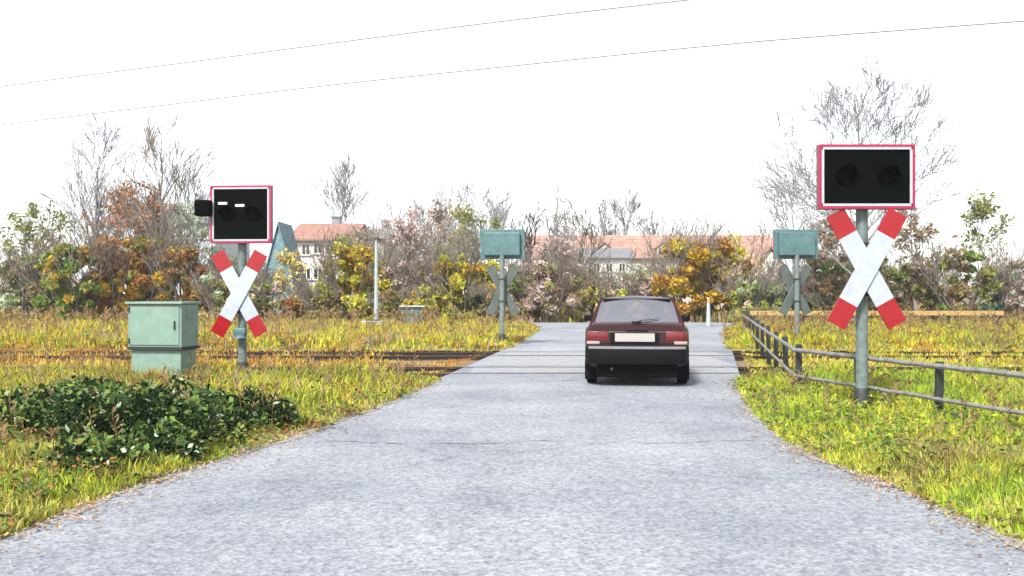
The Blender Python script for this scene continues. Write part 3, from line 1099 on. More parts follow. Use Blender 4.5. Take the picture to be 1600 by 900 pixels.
mast(588, 40, 372, 'pale slender concrete mast standing left of the yellow-green bushes')
d = 40
tc = thing('track_cabinet', 'small teal lineside cabinet with white edges right of the pale mast', 'cabinet', (X(645, d), d, 0))
MB().box((0, 0, .50), (.82, .5, .70), bev=.02).build('body', M['teal'], tc)
MB().box((0, -.02, .885), (.98, .66, .05), bev=.012).build('lid', M['white'], tc)
MB().box((0, -.262, .5), (.05, .02, .68)).build('door_strip', M['white'], tc)
MB().box((0, 0, .06), (1.5, .75, .18), bev=.02).build('base', M['concrete'], tc)
d = 39
cb = thing('concrete_block', 'low white concrete block at the foot of the pale mast', 'block', (X(583, d), d, 0))
MB().box((0, 0, .17), (.85, .5, .36), bev=.025).build('block', M['white'], cb)
MB().box((0, 0, .375), (.5, .3, .05), bev=.01).build('cover_plate', M['pole_dark'], cb)
d = 43.5
dp = thing('delineator_post', 'thin white roadside post with reflector by the golden bush', 'post', (X(1107, d), d, 0))
MB().tube([(0, 0, -.1), (0, 0, .5), (0, 0, 1.0)], [.11, .085, .065], n=10).build('shaft', M['white'], dp, smooth=True)
MB().tube([(0, 0, 1.0), (0, 0, 1.14), (0, 0, 1.20)], [.075, .07, .04], n=10).build('reflector_cap', M['tail_amber'], dp, smooth=True)

# ------------------------------------------------------------------ overhead wires
def wire(pts, lab):
    vs = [P(*q) for q in pts]
    fine = []
    n = len(vs)
    for i in range(n - 1):
        p0, p1, p2, p3 = vs[max(0, i - 1)], vs[i], vs[i + 1], vs[min(n - 1, i + 2)]
        for k in range(10):
            t = k / 10
            fine.append(.5 * ((2 * p1) + (p2 - p0) * t + (2 * p0 - 5 * p1 + 4 * p2 - p3) * t * t + (3 * p1 - p0 - 3 * p2 + p3) * t ** 3))
    fine.append(vs[-1])
    o = MB().tube(fine, .021, n=5).build('overhead_wire', M['wire'])
    tag(o, lab, 'wire', 'overhead wires in the white sky')


wire([(-500, 262, 62), (-150, 214, 54), (210, 170, 46), (500, 135, 41.5), (850, 98, 37), (1150, 68, 33.5), (1400, 48, 31), (1700, 26, 29), (2100, 0, 27)], 'lower overhead wire passing just above the large bare tree')
wire([(-500, 200, 62), (-150, 154, 54), (235, 105, 46), (500, 70, 41.5), (780, 34, 37.5), (1075, 0, 34), (1400, -36, 31), (2100, -110, 27)], 'upper overhead wire leaving the picture through its top edge')

# ------------------------------------------------------------------ houses
def house(name, lab, px0, px1, d, eave, ridge, depth, wallm, roofm, ridge_along=True, wins=(), chim=(), over=.35, group='houses behind the bushes', dormers=(), door=None):
    x0, x1 = X(px0, d), X(px1, d)
    cx, W = (x0 + x1) / 2, x1 - x0
    t = thing(name, lab, 'house', (cx, d, -.16), 0, group)
    ze, zr = Z(eave, d) + .16, Z(ridge, d) + .16
    wall = MB()
    if ridge_along:
        # profile in (y, z) swept along x
        pr = [(0, 0), (depth, 0), (depth, ze), (depth / 2, zr - .12), (0, ze)]
        n = len(pr)
        vs = [(-W / 2, a, b) for a, b in pr] + [(W / 2, a, b) for a, b in pr]
        wall.add(vs, [tuple(range(n)), tuple(reversed(range(n, 2 * n)))] + [(i, i + n, (i + 1) % n + n, (i + 1) % n) for i in range(n)])
    else:
        wall.prism([(-W / 2, 0), (W / 2, 0), (W / 2, ze), (0, zr - .12), (-W / 2, ze)], 0, depth)
    wall.build('wall', wallm, t)
    rf = MB()
    th = .14
    if ridge_along:
        sl = (zr - ze) / (depth / 2)
        xa, xb = -W / 2 - over, W / 2 + over
        for s in (0, 1):
            ya = -over if s == 0 else depth + over
            za = ze - sl * over
            yb = depth / 2
            ring = [(xa, ya, za), (xb, ya, za), (xb, yb, zr), (xa, yb, zr)]
            rf.hexa(ring + [(a, b, c + th) for a, b, c in ring])
        # tile courses as ridges of real depth
        for s in (0, 1):
            for i in range(1, 14):
                f = i / 14
                y = (-over + (depth / 2 + over) * f) if s == 0 else (depth + over - (depth / 2 + over) * f)
                z = ze - sl * over + (zr - ze + sl * over) * f + th
                rf.box(((xa + xb) / 2, y, z + .012), (xb - xa - .02, .10, .05))
    else:
        sl = (zr - ze) / (W / 2)
        for s in (-1, 1):
            xa = s * (W / 2 + over)
            za = ze - sl * over
            ring = [(xa, -over, za), (0, -over, zr), (0, depth + over, zr), (xa, depth + over, za)]
            rf.hexa(ring + [(a, b, c + th) for a, b, c in ring])
    roof = rf.build('roof', roofm, t)
    for cxp, h in chim:
        zc = zr if ridge_along else zr - .3
        c = MB().box((X(cxp, d) - cx, depth / 2 + .1, zc + h / 2 - .2), (.5, .5, h + .5))
        c.box((X(cxp, d) - cx, depth / 2 + .1, zc + h + .06), (.62, .62, .1))
        c.build('chimney', M['slate'], roof)
    for (wx, wy, ww, wh) in wins:
        xx, zz = X(wx, d) - cx, Z(wy, d) + .16
        w_, h_ = ww * d / F, wh * d / F
        fr = MB()
        e = .08
        fr.box((xx, -.02, zz + h_ / 2 + e / 2), (w_ + 2 * e, .07, e)).box((xx, -.035, zz - h_ / 2 - e / 2), (w_ + .3, .14, e))
        fr.box((xx - w_ / 2 - e / 2, -.02, zz), (e, .07, h_)).box((xx + w_ / 2 + e / 2, -.02, zz), (e, .07, h_)).box((xx, -.015, zz), (.05, .04, h_ - .004))
        f = fr.build('window', M['window_frame'], t)
        MB().box((xx, -.006, zz), (w_ - .004, .02, h_ - .008)).build('pane', M['window'], f)
    for (wx, wy, ww, wh) in dormers:
        # little gabled dormer standing on the front slope
        w_, h_ = ww * d / F, wh * d / F
        xx, zz = X(wx, d) - cx, Z(wy, d) + .16
        sl = (zr - ze) / (depth / 2)
        yf = (zz - h_ / 2 - ze) / sl
        dm = MB()
        pr = [(-w_ / 2 - .15, zz - h_ / 2), (w_ / 2 + .15, zz - h_ / 2), (w_ / 2 + .15, zz + h_ / 2), (0, zz + h_ / 2 + .45), (-w_ / 2 - .15, zz + h_ / 2)]
        dm.prism([(a + xx, b) for a, b in pr], yf, yf + h_ / sl + 1.0)
        do = dm.build('dormer', wallm, t)
        dr = MB()
        for s in (-1, 1):
            ring = [(xx + s * (w_ / 2 + .3), yf - .15, zz + h_ / 2 - .02), (xx, yf - .15, zz + h_ / 2 + .5), (xx, yf + h_ / sl + 1.2, zz + h_ / 2 + .5), (xx + s * (w_ / 2 + .3), yf + h_ / sl + 1.2, zz + h_ / 2 - .02)]
            dr.hexa(ring + [(a, b, c + .08) for a, b, c in ring])
        dr.build('dormer_roof', roofm, do)
        MB().box((xx, yf - .01, zz), (w_, .03, h_ - .05)).build('pane', M['window'], do)
    if door is not None:
        MB().box((X(door, d) - cx, -.02, 1.05), (.95, .06, 2.1)).build('door', M['door'], t)
    return t


house('white_house', 'white house with orange roof and dark windows left of the pale mast', 456, 545, 62, 374, 345, 9, M['plaster'], M['tile'],
      wins=[(478, 390, 11, 15), (497, 388, 11, 15), (516, 390, 11, 15), (497, 428, 12, 16), (517, 428, 11, 16), (479, 428, 11, 16)], chim=[(505, .5)], door=530)
house('grey_roofed_house', 'low house with flat-pitched grey slate roof between white house and mast', 546, 600, 66, 372, 356, 8, M['plaster_cream'], M['slate'], wins=[(560, 395, 8, 12), (582, 395, 8, 12)], chim=[(590, .7)])
house('teal_shed', 'steep teal-roofed shed right behind the left square crossing signal', 412, 458, 54, 436, 350, 3.2, M['teal_roof'], M['teal_roof'], ridge_along=False, over=.12, wins=[(436, 448, 8, 11)])
house('red_roofed_house', 'house with faded red roof behind the orange bushes between the two conifers', 168, 232, 66, 345, 312, 9, M['plaster_blue'], M['tile'],
      wins=[(185, 366, 10, 14), (215, 366, 10, 14)], chim=[(205, .7)])
house('bluish_white_house', 'bluish white house with grey roof left of the left square signal', 266, 336, 68, 348, 328, 9, M['plaster_blue'], M['slate'],
      wins=[(282, 366, 9, 13), (300, 366, 9, 13), (319, 366, 9, 13), (290, 400, 9, 13)], chim=[(322, .7)])
house('long_building', 'long cream building with faded pink tiled roof and dormers behind the car', 828, 1222, 88, 402, 364, 12, M['plaster_cream'], M['tile_pink'],
      wins=[(848, 425, 9, 14), (880, 425, 9, 14), (905, 425, 9, 14), (1000, 425, 9, 14), (1025, 425, 9, 14), (1150, 422, 9, 14), (1180, 422, 9, 14), (1060, 425, 9, 14)],
      dormers=[(945, 394, 11, 13), (1036, 394, 12, 13), (1097, 390, 12, 13), (868, 396, 11, 12)])
house('small_gabled_house', 'white plastered cottage in front of the long building, car roof below', 918, 985, 74, 402, 388, 6, M['plaster'], M['slate'], wins=[(932, 418, 8, 12), (952, 418, 8, 12), (972, 418, 8, 12)])
house('gabled_house', 'small white gable-fronted house with red roof between golden bush and teal signal', 1180, 1228, 64, 420, 388, 6, M['plaster'], M['tile'], ridge_along=False, over=.18, wins=[(1204, 424, 9, 11)])

# ------------------------------------------------------------------ bushes and trees beyond the tracks
B = shrub
B(222, 49, 75, 366, 'orange', 'orange-brown bush right above the green cabinet', tones=['orange', 'rust', 'gold', 'olive'])
B(288, 47, 80, 378, 'gold', 'golden brown bush between the green cabinet and left signal', tones=['gold', 'brown', 'olive', 'rust'])
B(176, 49, 75, 366, 'orange', 'orange-brown bush below the slim teal evergreen', tones=['orange', 'gold', 'rust'])
B(108, 47, 85, 378, 'olive', 'olive and gold bush left of the slim teal evergreen', tones=['gold', 'olive', 'green'])
B(30, 48, 95, 400, 'olive', 'pale olive bush cut by the picture left edge', tones=['olive', 'palegreen', 'brown'])
B(243, 57, 74, 316, 'teal', 'dark teal conical evergreen right of the faded red roof', cat='tree', name='conifer', tall='cone', tones=['teal', 'dark', 'midgreen'], group='evergreens by the bluish house')
B(155, 57, 72, 314, 'teal', 'slim teal evergreen left of the faded red roof', cat='tree', name='conifer', tall='cone', tones=['teal', 'dark'], group='evergreens by the bluish house')
B(345, 46, 60, 430, 'palegreen', 'pale green bush seen directly behind the left white cross', tones=['palegreen', 'olive', 'straw'])
B(412, 47, 75, 440, 'greybrown', 'grey-brown bush below the steep teal-roofed shed', tones=['greybrown', 'olive', 'pinkgrey'])
B(455, 44, 80, 468, 'rust', 'low rust-coloured bush in front of the white house', tones=['rust', 'brown', 'olive'])
B(505, 46, 60, 450, 'olive', 'olive bush below the white house windows', tones=['olive', 'brown', 'yellowgreen'])
B(550, 47, 95, 380, 'yellowgreen', 'tall yellow-green bush just left of the pale mast', tones=['yellowgreen', 'gold', 'olive', 'yellow'])
B(625, 52, 80, 405, 'pinkgrey', 'pinkish grey twiggy bush right of the pale mast', tones=['pinkgrey', 'greybrown', 'brown'], dens=.6)
B(672, 55, 70, 395, 'greybrown', 'thin grey-brown bush rising left of the golden roadside bush', tones=['greybrown', 'pinkgrey', 'olive'], dens=.6)
B(610, 45, 70, 455, 'olive', 'low olive bush beside the foot of the pale mast', tones=['olive', 'yellowgreen', 'brown'])
B(668, 44, 75, 452, 'yellowgreen', 'low yellow-green bush behind the small teal cabinet', tones=['yellowgreen', 'olive', 'gold'])
B(728, 46, 105, 380, 'gold', 'golden bush left of the far teal signal', tones=['gold', 'yellow', 'yellowgreen', 'olive'])
B(768, 44, 70, 455, 'brown', 'dark brown-green bush at the foot of the far left teal signal', tones=['brown', 'dark', 'olive'])
B(812, 50, 60, 410, 'green', 'greenish bush between the far left teal signal and dark trunk', tones=['green', 'brown', 'olive', 'greybrown'])
B(860, 49, 85, 410, 'greybrown', 'grey-brown bush left of the car where the road ends', tones=['greybrown', 'brown', 'pinkgrey', 'olive'], dens=.8)
B(910, 52, 75, 418, 'brown', 'brown twiggy bush above the left side of the car', tones=['brown', 'greybrown', 'olive'], dens=.8)
B(962, 56, 70, 436, 'greybrown', 'low grey-brown bush directly above the car roof', tones=['greybrown', 'pinkgrey', 'palegreen'], dens=.8)
B(1018, 57, 65, 428, 'olive', 'olive grey bush above the right side of the car', tones=['olive', 'pinkgrey', 'greybrown'], dens=.8)
B(1072, 50, 95, 372, 'gold', 'large golden bush right of the car', tones=['gold', 'gold', 'yellow', 'orange'])
B(1126, 51, 85, 372, 'gold', 'golden orange bush right of the thin white roadside post', tones=['gold', 'orange', 'yellow', 'brown'])
B(1168, 48, 60, 432, 'green', 'green bush in front of the small gable-fronted house', tones=['green', 'yellowgreen', 'palegreen'])
B(1210, 49, 60, 440, 'palegreen', 'pale green bush left of the far teal signal behind the fence', tones=['palegreen', 'green', 'olive'])
B(1250, 50, 50, 425, 'teal', 'dark teal bush around the pole of the far right signal', tones=['teal', 'dark', 'green'])
B(1292, 44, 80, 386, 'green', 'round green and brown bush left of the nearest signal post', tones=['green', 'brown', 'olive', 'greybrown'])
B(1372, 47, 95, 398, 'olive', 'olive bush directly behind the nearest signal post', tones=['olive', 'brown', 'greybrown', 'green'])
B(1330, 50, 60, 410, 'brown', 'brown bush half hidden by the left arms of the nearest cross', tones=['brown', 'olive', 'greybrown'])
B(1440, 47, 70, 400, 'brown', 'brown bush right of the nearest signal cross', tones=['brown', 'olive', 'greybrown'])
B(1506, 44, 80, 386, 'green', 'round green and brown bush second from the picture right edge', tones=['green', 'brown', 'olive', 'greybrown'])
B(1556, 50, 60, 425, 'teal', 'dull teal bush beside the pinkish bush at the right edge', tones=['teal', 'green', 'dark'])
B(1606, 49, 70, 400, 'pinkgrey', 'pinkish grey bush cut by the picture right edge', tones=['pinkgrey', 'palegreen', 'greybrown'])

B(850, 58, 80, 412, 'pinkgrey', 'pale pinkish bush in front of the left end of the pink roof', tones=['pinkgrey', 'rust', 'greybrown', 'straw'])
B(900, 60, 85, 416, 'greybrown', 'tall grey-brown bush left of the slate-roofed cottage', tones=['greybrown', 'pinkgrey', 'olive', 'straw'])
B(1000, 62, 80, 416, 'pinkgrey', 'pale grey-pink bush right of the slate-roofed cottage', tones=['pinkgrey', 'greybrown', 'palegreen'])
B(945, 50, 90, 448, 'straw', 'straw-coloured low bush hidden mostly by the car roof', tones=['straw', 'greybrown', 'yellowgreen'])
B(640, 56, 90, 402, 'greybrown', 'broad grey-brown bush behind the pinkish twiggy bush', tones=['greybrown', 'olive', 'pinkgrey', 'straw'])
B(700, 52, 80, 412, 'olive', 'straw and olive bush filling the gap left of the golden bush', tones=['straw', 'olive', 'greybrown', 'gold'])
B(590, 54, 70, 400, 'olive', 'olive bush right behind the pale mast', tones=['olive', 'straw', 'yellowgreen'])
B(385, 55, 80, 418, 'palegreen', 'pale grey-green bush in front of the teal shed', tones=['palegreen', 'greybrown', 'olive'])
B(478, 54, 80, 448, 'straw', 'straw-coloured bush under the white house facade', tones=['straw', 'olive', 'palegreen'])
B(328, 52, 70, 400, 'straw', 'straw and brown bush left of the left white cross', tones=['straw', 'brown', 'palegreen'])
B(1190, 58, 60, 424, 'pinkgrey', 'pinkish bush in front of the gable-fronted house', tones=['pinkgrey', 'palegreen', 'straw'])
B(60, 55, 90, 392, 'palegreen', 'taller grey-green bush behind the pale olive left edge bush', tones=['palegreen', 'teal', 'straw'])
T = bare_tree
T(250, 50, 198, 'tall leafless tree rising directly behind the green cabinet', wood='bark', r=.13, spread=.55, lim=10)
T(150, 54, 205, 'tall pale leafless tree left of the faded red roof', wood='bark_pale', r=.12, spread=.55, lim=10)
T(292, 56, 250, 'smaller pale leafless tree left of the left square signal', wood='bark_pale', r=.08)
T(535, 74, 250, 'slender leafless tree rising above the white house roof', wood='bark_pale', r=.10, spread=.45)
T(1345, 40, 122, 'large bare tree fanning out above the nearest crossing signal', wood='bark_pale', r=.12, spread=1.0, depth=5, lim=24, clear=.22)

T(829, 52, 335, 'thin dark leafless trunk beside the far left teal signal', wood='bark_dark', r=.10, spread=.5)
T(910, 60, 312, 'leafless tree above the left end of the pink roof', wood='bark', r=.08)
T(1240, 60, 265, 'faint pale leafless tree left of the nearest signal screen', wood='bark_pale', r=.09, spread=.95, lim=9)
sky_lab = 'faint thin leafless tree on the skyline between white house and pink roof'
for px, top, dd in [(615, 330, 84), (655, 322, 88), (700, 305, 80), (745, 296, 78), (775, 310, 84), (865, 318, 86)]:
    T(px, dd, top, sky_lab, wood='bark_pale', r=.09, spread=.6, group='faint skyline trees')
sky_lab2 = 'faint thin leafless tree rising behind the long pink tiled roof'
for px, top, dd in [(940, 318, 104), (980, 305, 106), (1022, 335, 104)]:
    T(px, dd, top, sky_lab2, wood='bark_pale', r=.10, spread=.6, group='faint trees behind the pink roof')

for px, dd, top, lab, lv, tone in [
        (212, 53, 300, 'half-bare tree with rusty last leaves above the orange-brown bush', 500, 'rust'),
        (305, 55, 322, 'half-bare tree in front of the bluish white house', 350, 'palegreen'),
        (452, 50, 405, 'short half-bare tree at the left corner of the white house', 300, 'straw'),
        (538, 55, 372, 'half-bare tree at the right corner of the white house', 350, 'olive'),
        (572, 58, 350, 'half-bare grey tree screening the grey slate roof', 300, 'greybrown'),
        (632, 56, 345, 'half-bare tree behind the pinkish twiggy bush', 450, 'pinkgrey'),
        (690, 58, 338, 'half-bare tree left of the golden roadside bush', 450, 'greybrown'),
        (745, 54, 336, 'half-bare tree rising over the golden roadside bush', 500, 'olive'),
        (868, 58, 372, 'half-bare tree before the left part of the pink roof', 450, 'pinkgrey'),
        (1152, 58, 376, 'half-bare tree right of the golden orange bush', 400, 'straw'),
        (1290, 52, 330, 'half-bare tree above the round bush left of the nearest signal', 450, 'brown'),
        (1430, 54, 330, 'half-bare tree right of the nearest signal screen', 400, 'brown'),
        (1530, 54, 322, 'half-bare tree near the picture right edge', 400, 'olive'),
        (60, 54, 318, 'half-bare tree near the picture left edge', 450, 'olive')]:
    T(px, dd, top, lab, wood='bark_pale' if px % 4 else 'bark', r=.06, spread=.75, lim=8, leaves=lv, tone=tone, group='half-bare trees beyond the tracks', clear=.2)

# a far-off wood closing the view
fw_c, fw_r = [], []
for k in range(420):
    x = random.uniform(-110, 110)
    y = random.uniform(125, 145)
    fw_c.append((x, y, random.uniform(.3, 3.6 + 1.6 * math.sin(x * .11) + random.uniform(-.8, .8))))
    fw_r.append(random.uniform(.9, 1.8))
V, pick = leaf_cloud(fw_c, fw_r, 42000, .24)
tones = ['greybrown', 'pinkgrey', 'brown', 'olive', 'palegreen']
quads('distant_wood', V, [M['leaf_' + q] for q in tones], pick % 5)['kind'] = 'stuff'

# ------------------------------------------------------------------ thin bright haze
hz = MB().box((0, 300, 14.5), (1300, 760, 32)).build('haze', None or bpy.data.materials.new('thin_haze'))
hz['kind'] = 'stuff'
hm = hz.data.materials[0]
hm.use_nodes = True
hm.node_tree.nodes.clear()
ho = hm.node_tree.nodes.new('ShaderNodeOutputMaterial')
hv = hm.node_tree.nodes.new('ShaderNodeVolumePrincipled')
hv.inputs['Color'].default_value = (.96, .96, .97, 1)
hv.inputs['Density'].default_value = HAZE
hm.node_tree.links.new(hv.outputs[0], ho.inputs['Volume'])

# ------------------------------------------------------------------ the car
def build_car():
    bear = math.atan2(995 - 800, F)
    d = 17.55                                   # middle of the car
    root = thing('hatchback_car', 'dark burgundy hatchback seen from behind driving over the crossing', 'car', (X(995, 15.75) + math.tan(bear) * (d - 15.75), d, 0), -bear)
    LEN = 4.0
    Y0 = -LEN / 2

    # lower body: sections along the length
    st = [  # y, half width, z bottom, z shoulder, z top
        (0.02, .70, .40, .84, .93), (.10, .775, .32, .86, .950), (.35, .805, .24, .87, .955), (.9, .815, .20, .86, .945), (1.6, .82, .19, .85, .93),
        (2.3, .82, .19, .84, .92), (2.85, .815, .20, .82, .915), (3.3, .80, .22, .78, .86), (3.7, .77, .26, .72, .79), (3.92, .70, .32, .66, .71), (4.0, .60, .40, .60, .64)]
    prof = lambda hw, zb, zs, zt: [(0, zb), (hw * .80, zb), (hw * .93, zb + .05), (hw * .985, zb + (zs - zb) * .45), (hw, zb + (zs - zb) * .68), (hw * .985, zs), (hw * .93, zs + (zt - zs) * .72), (hw * .84, zt), (0, zt + .012)]
    bm = bmesh.new()
    rings = []
    for (y, hw, zb, zs, zt) in st:
        pr = prof(hw, zb, zs, zt)
        full = pr + [(-a, b) for a, b in pr[-2:0:-1]]
        rings.append([bm.verts.new((a, Y0 + y, b)) for a, b in full])
    n = len(rings[0])
    for r0, r1 in zip(rings, rings[1:]):
        for i in range(n):
            bm.faces.new((r0[i], r0[(i + 1) % n], r1[(i + 1) % n], r1[i]))
    bm.faces.new(list(reversed(rings[0])))
    bm.faces.new(rings[-1])
    bmesh.ops.recalc_face_normals(bm, faces=bm.faces)
    me = bpy.data.meshes.new('body')
    bm.to_mesh(me)
    bm.free()
    me.materials.append(M['paint'])
    body = link(bpy.data.objects.new('body', me), root)
    # wheel arches
    cut = MB()
    WY = (.72, 3.22)
    for wy in WY:
        for s in (-1, 1):
            cut.tube([(s * .52, Y0 + wy, .30), (s * .95, Y0 + wy, .30)], .345, n=28)
    co_ = cut.build('arch_cutter', M['under'])
    bo = body.modifiers.new('arches', 'BOOLEAN')
    bo.object = co_
    bo.operation = 'DIFFERENCE'
    bo.solver = 'EXACT'
    dg = bpy.context.evaluated_depsgraph_get()
    me2 = bpy.data.meshes.new_from_object(body.evaluated_get(dg))
    body.modifiers.clear()
    body.data = me2
    bpy.data.objects.remove(co_)
    me2.polygons.foreach_set('use_smooth', [True] * len(me2.polygons))
    me2.set_sharp_from_angle(angle=R(35))

    # greenhouse: roof, pillars, glass
    y = lambda v: Y0 + v
    rb, rt = (.18, .955), (.74, 1.335)          # rear screen foot and head (y, z)
    fb_, ft = (2.95, .92), (2.22, 1.345)
    roof = MB()
    N, K = 8, 8
    vs = []
    for i in range(N + 1):
        yy = rt[0] - .06 + (ft[0] + .04 - rt[0] + .06) * i / N
        for k in range(K + 1):
            u = -1 + 2 * k / K
            vs.append((u * (.585 - .02 * abs(i / N - .5)), y(yy), 1.352 + .055 * (1 - u * u * .85) * (1 - .45 * (2 * i / N - 1) ** 2) - .02))
    top = len(vs)
    vs += [(a * .97, b, c - .05) for a, b, c in vs]
    fs = []
    for i in range(N):
        for k in range(K):
            a = i * (K + 1) + k
            fs.append((a, a + 1, a + K + 2, a + K + 1))
            fs.append((top + a, top + a + K + 1, top + a + K + 2, top + a + 1))
    for i in range(N):
        for k in (0, K):
            a, b = i * (K + 1) + k, (i + 1) * (K + 1) + k
            fs.append((a, b, top + b, top + a))
    for k in range(K):
        for i in (0, N):
            a = i * (K + 1) + k
            fs.append((a, a + 1, top + a + 1, top + a))
    roof.add(vs, fs)
    roof.build('roof', M['paint'], root, smooth=True)
    # hatch spoiler lip, dark, over the screen
    MB().box((0, y(rt[0] - .085), 1.328), (1.06, .09, .034), bev=.012).build('spoiler', M['trim'], root)

    def bar(name, a0, a1, b0, b1, th, m_=M['paint']):
        """pillar panel: foot edge a0-a1, head edge b0-b1, thickened inward"""
        for s in (-1, 1):
            mb = MB()
            f = lambda p, o=0.0: (s * (p[0] - o), y(p[1]), p[2])
            mb.hexa([f(a0), f(a1), f(a1, th), f(a0, th), f(b0), f(b1), f(b1, th), f(b0, th)])
            mb.build(name, m_, root)

    bar('rear_pillar', (.725, .12, .945), (.735, .62, .94), (.575, .70, 1.36), (.58, .93, 1.36), .05)
    bar('centre_pillar', (.74, 1.66, .93), (.74, 1.76, .93), (.585, 1.52, 1.36), (.585, 1.61, 1.36), .04)
    bar('front_pillar', (.725, 2.92, .92), (.735, 3.04, .91), (.58, 2.20, 1.355), (.585, 2.28, 1.355), .05)
    # rear screen surround
    sr = MB()
    for s in (-1, 1):
        a, b = Vector((s * .715, y(.115), .945)), Vector((s * .575, y(.69), 1.35))
        a2, b2 = Vector((s * .635, y(.135), .945)), Vector((s * .535, y(.695), 1.35))
        nn = Vector((0, .04, -.03))
        sr.hexa([a, a2, a2 + nn, a + nn, b, b2, b2 + nn, b + nn])
    sr.hexa([(-.70, y(.09), .935), (.70, y(.09), .935), (.68, y(.19), .945), (-.68, y(.19), .945), (-.66, y(.125), .985), (.66, y(.125), .985), (.65, y(.20), .985), (-.65, y(.20), .985)])
    hatch = sr.build('tailgate_frame', M['paint'], root)
    nz = Vector((0, .012, -.018))
    q = [Vector((-.64, y(.165), .975)), Vector((.64, y(.165), .975)), Vector((.545, y(.70), 1.345)), Vector((-.545, y(.70), 1.345))]
    # gently crowned pane
    pane = MB()
    K = 10
    vs = []
    for j in range(5):
        for k in range(K + 1):
            u, v = k / K, j / 4
            p = q[0].lerp(q[1], u).lerp(q[3].lerp(q[2], u), v)
            p = p + Vector((0, -.05, .012)) * (1 - (2 * u - 1) ** 2) + Vector((0, -.012, .01)) * (1 - (2 * v - 1) ** 2)
            vs.append(p)
    pane.add(vs, [(j * (K + 1) + k, j * (K + 1) + k + 1, (j + 1) * (K + 1) + k + 1, (j + 1) * (K + 1) + k) for j in range(4) for k in range(K)])
    pane.build('rear_screen', M['rearglass'], root, smooth=True)
    MB().add([(-.66, y(2.97), .935), (.66, y(2.97), .935), (.55, y(2.24), 1.345), (-.55, y(2.24), 1.345)], [(0, 1, 2, 3)]).build('windscreen', M['carglass'], root)
    for s in (-1, 1):
        MB().add([(s * .722, y(.60), .945), (s * .722, y(1.67), .935), (s * .57, y(1.53), 1.352), (s * .57, y(.92), 1.352)], [(0, 1, 2, 3)]).build('side_window', M['carglass'], root)
        MB().add([(s * .722, y(1.75), .935), (s * .722, y(2.93), .925), (s * .57, y(2.21), 1.352), (s * .57, y(1.60), 1.352)], [(0, 1, 2, 3)]).build('side_window', M['carglass'], root)
    # wiper
    MB().tube([(0, y(.09), .992), (.06, y(.11), 1.01), (.34, y(.175), 1.04)], [.010, .007, .005], n=6).build('rear_wiper', M['trim'], root)
    MB().box((0, y(.05), .985), (.16, .06, .03), bev=.01).build('wiper_mount', M['trim'], root)
    # seats inside
    for s in (-1, 1):
        sm = MB().box((s * .33, y(1.95), .93), (.46, .14, .34), bev=.05)
        sm.box((s * .33, y(1.97), 1.17), (.25, .09, .15), bev=.04)
        sm.build('seat', M['seat'], root)
    MB().box((0, y(1.0), .96), (1.14, .14, .14), bev=.05).build('rear_bench', M['seat'], root)

    # tail: panels flush set proud of the body end
    yb = Y0 + .02
    MB().box((0, yb + .005, .752), (1.30, .05, .19), bev=.012).build('tail_panel', M['paint'], root)
    pn = MB().box((-.03, yb - .022, .742), (.74, .012, .185), bev=.004).build('plate_recess', M['trim'], root)
    MB().box((-.03, yb - .034, .755), (.60, .012, .125), bev=.003).build('number_plate', M['plate'], root)
    MB().box((0, yb - .022, .862), (.34, .022, .02), bev=.005).build('tailgate_handle', M['trim'], root)
    for s in (-1, 1):
        tl = MB()
        tl.box((s * .575, yb + .018, .775), (.29, .085, .15), mi=0, bev=.02)
        tl.box((s * .715, yb + .075, .775), (.085, .13, .15), mi=1, bev=.02)
        tl.box((s * .66, yb + .010, .675), (.20, .075, .05), mi=2, bev=.012)
        tl.build('tail_lamp', [M['tail_red'], M['tail_red'], M['tail_clear']], root, smooth=True)
    # bumper: dark plastic wrapping round the corners with a grey strip
    bp = MB()
    cp = [(-.80, .40), (-.79, .14), (-.735, .015), (-.60, -.035), (-.3, -.055), (0, -.06), (.3, -.055), (.60, -.035), (.735, .015), (.79, .14), (.80, .40)]
    vs, fs = [], []
    sec = [(.0, .35), (-.015, .40), (-.02, .54), (-.008, .60), (.03, .615), (.09, .61), (.09, .35)]
    for (bx, by) in cp:
        nx = bx / .80 * .9
        for (o, z) in sec:
            inn = .0
            kx = -nx * max(o, 0) if abs(bx) > .7 else 0
            vs.append((bx + kx, y(by) + (o if by < .3 else 0), z))
    m_ = len(sec)
    for i in range(len(cp) - 1):
        for k in range(m_):
            fs.append((i * m_ + k, (i + 1) * m_ + k, (i + 1) * m_ + (k + 1) % m_, i * m_ + (k + 1) % m_))
    bp.add(vs, fs)
    bum = bp.build('rear_bumper', M['trim'], root, smooth=True)
    stp = MB()
    vs = []
    for (bx, by) in cp[2:-2]:
        vs += [(bx, y(by) - .026, .583), (bx, y(by) - .026, .604), (bx, y(by) + .012, .622), (bx, y(by) + .012, .583)]
    nn_ = len(cp) - 4
    fs = [(i * 4 + k, i * 4 + 4 + k, i * 4 + 4 + (k + 1) % 4, i * 4 + (k + 1) % 4) for i in range(nn_ - 1) for k in range(4)]
    stp.add(vs, fs)
    stp.build('bumper_strip', M['strip'], bum)
    MB().box((0, y(.18), .265), (1.24, .2, .25), bev=.03).build('rear_valance', M['under'], root)  # valance shaped to hang low and deepen the shade under the car
    MB().box((0, y(2.0), .20), (1.3, 3.3, .08), bev=.02).build('underbody', M['under'], root)
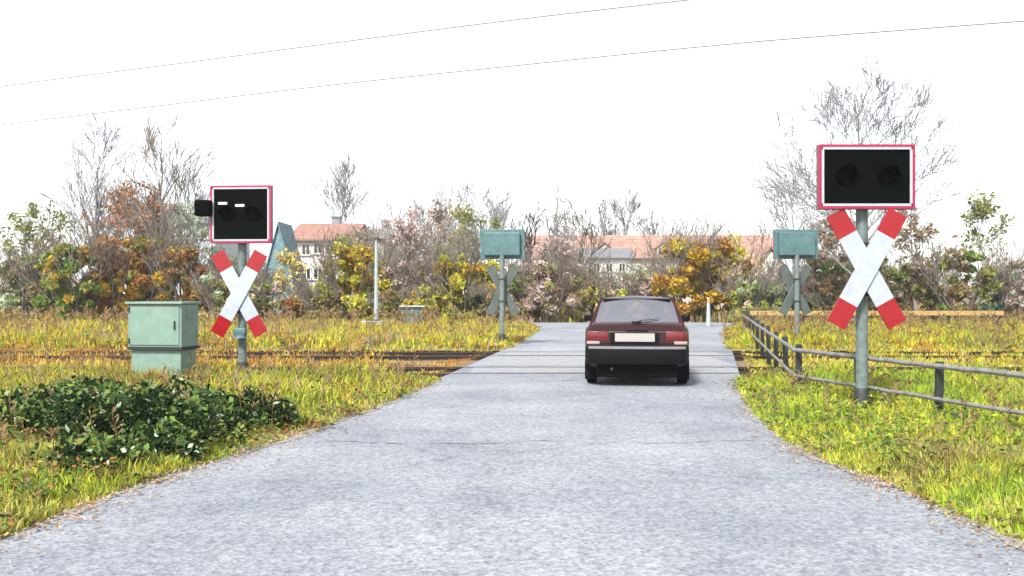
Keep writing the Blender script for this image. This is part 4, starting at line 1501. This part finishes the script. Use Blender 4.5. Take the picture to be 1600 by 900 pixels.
    MB().box((0, y(.86), .27), (1.15, .10, .10), bev=.03).build('rear_axle', M['under'], root)
    MB().tube([(-.38, y(.0), .27), (-.38, y(.5), .26)], .022, n=10).build('exhaust_pipe', M['pole_dark'], root, smooth=True)
    # front end
    MB().box((0, y(3.97), .44), (1.42, .16, .18), bev=.05).build('front_bumper', M['trim'], root)
    for s in (-1, 1):
        MB().box((s * .705, y(.345), .24), (.20, .014, .30), bev=.004).build('shade_flap', M['tyre'], root)  # flaps added behind the rear wheels to blacken the shade below
    for s in (-1, 1):
        MB().box((s * .52, y(3.945), .615), (.30, .09, .12), bev=.02).build('headlight', M['silver'], root)
        mi_ = MB().box((s * .855, y(2.72), .985), (.17, .09, .115), bev=.025)
        mi_.box((s * .755, y(2.74), .955), (.07, .04, .03))
        mi_.build('wing_mirror', M['trim'], root)
        for wy in WY:
            wt = MB()
            R_ = .295
            px_ = [(.66, R_ * .72), (.66, R_ * .93), (.675, R_), (.80, R_), (.815, R_ * .93), (.815, R_ * .72)]
            NN = 32
            vs, fs = [], []
            for i in range(NN):
                a = 2 * math.pi * i / NN
                for (xx, rr) in px_:
                    vs.append((s * (xx - .025), math.cos(a) * rr, math.sin(a) * rr))
            m6 = len(px_)
            for i in range(NN):
                for k in range(m6):
                    a, b = i * m6, ((i + 1) % NN) * m6
                    fs.append((a + k, a + (k + 1) % m6, b + (k + 1) % m6, b + k))
            wt.add(vs, fs)
            wh = wt.build('wheel', M['tyre'], root, smooth=True)
            wh.location = (0, y(wy), R_)
            rm = MB().tube([(s * .66, 0, 0), (s * .755, 0, 0), (s * .765, 0, 0), (s * .775, 0, 0)], [R_ * .73, R_ * .73, R_ * .6, R_ * .2], n=24)
            rm.build('rim', M['alloy'], wh, smooth=True)
    # door seams and handles
    for s in (-1, 1):
        MB().box((s * .822, y(1.95), .80), (.022, .16, .03), bev=.006).build('door_handle', M['trim'], root)
        MB().box((s * .822, y(1.9), .55), (.014, 1.7, .05), bev=.005).build('side_moulding', M['trim'], root)


build_car()
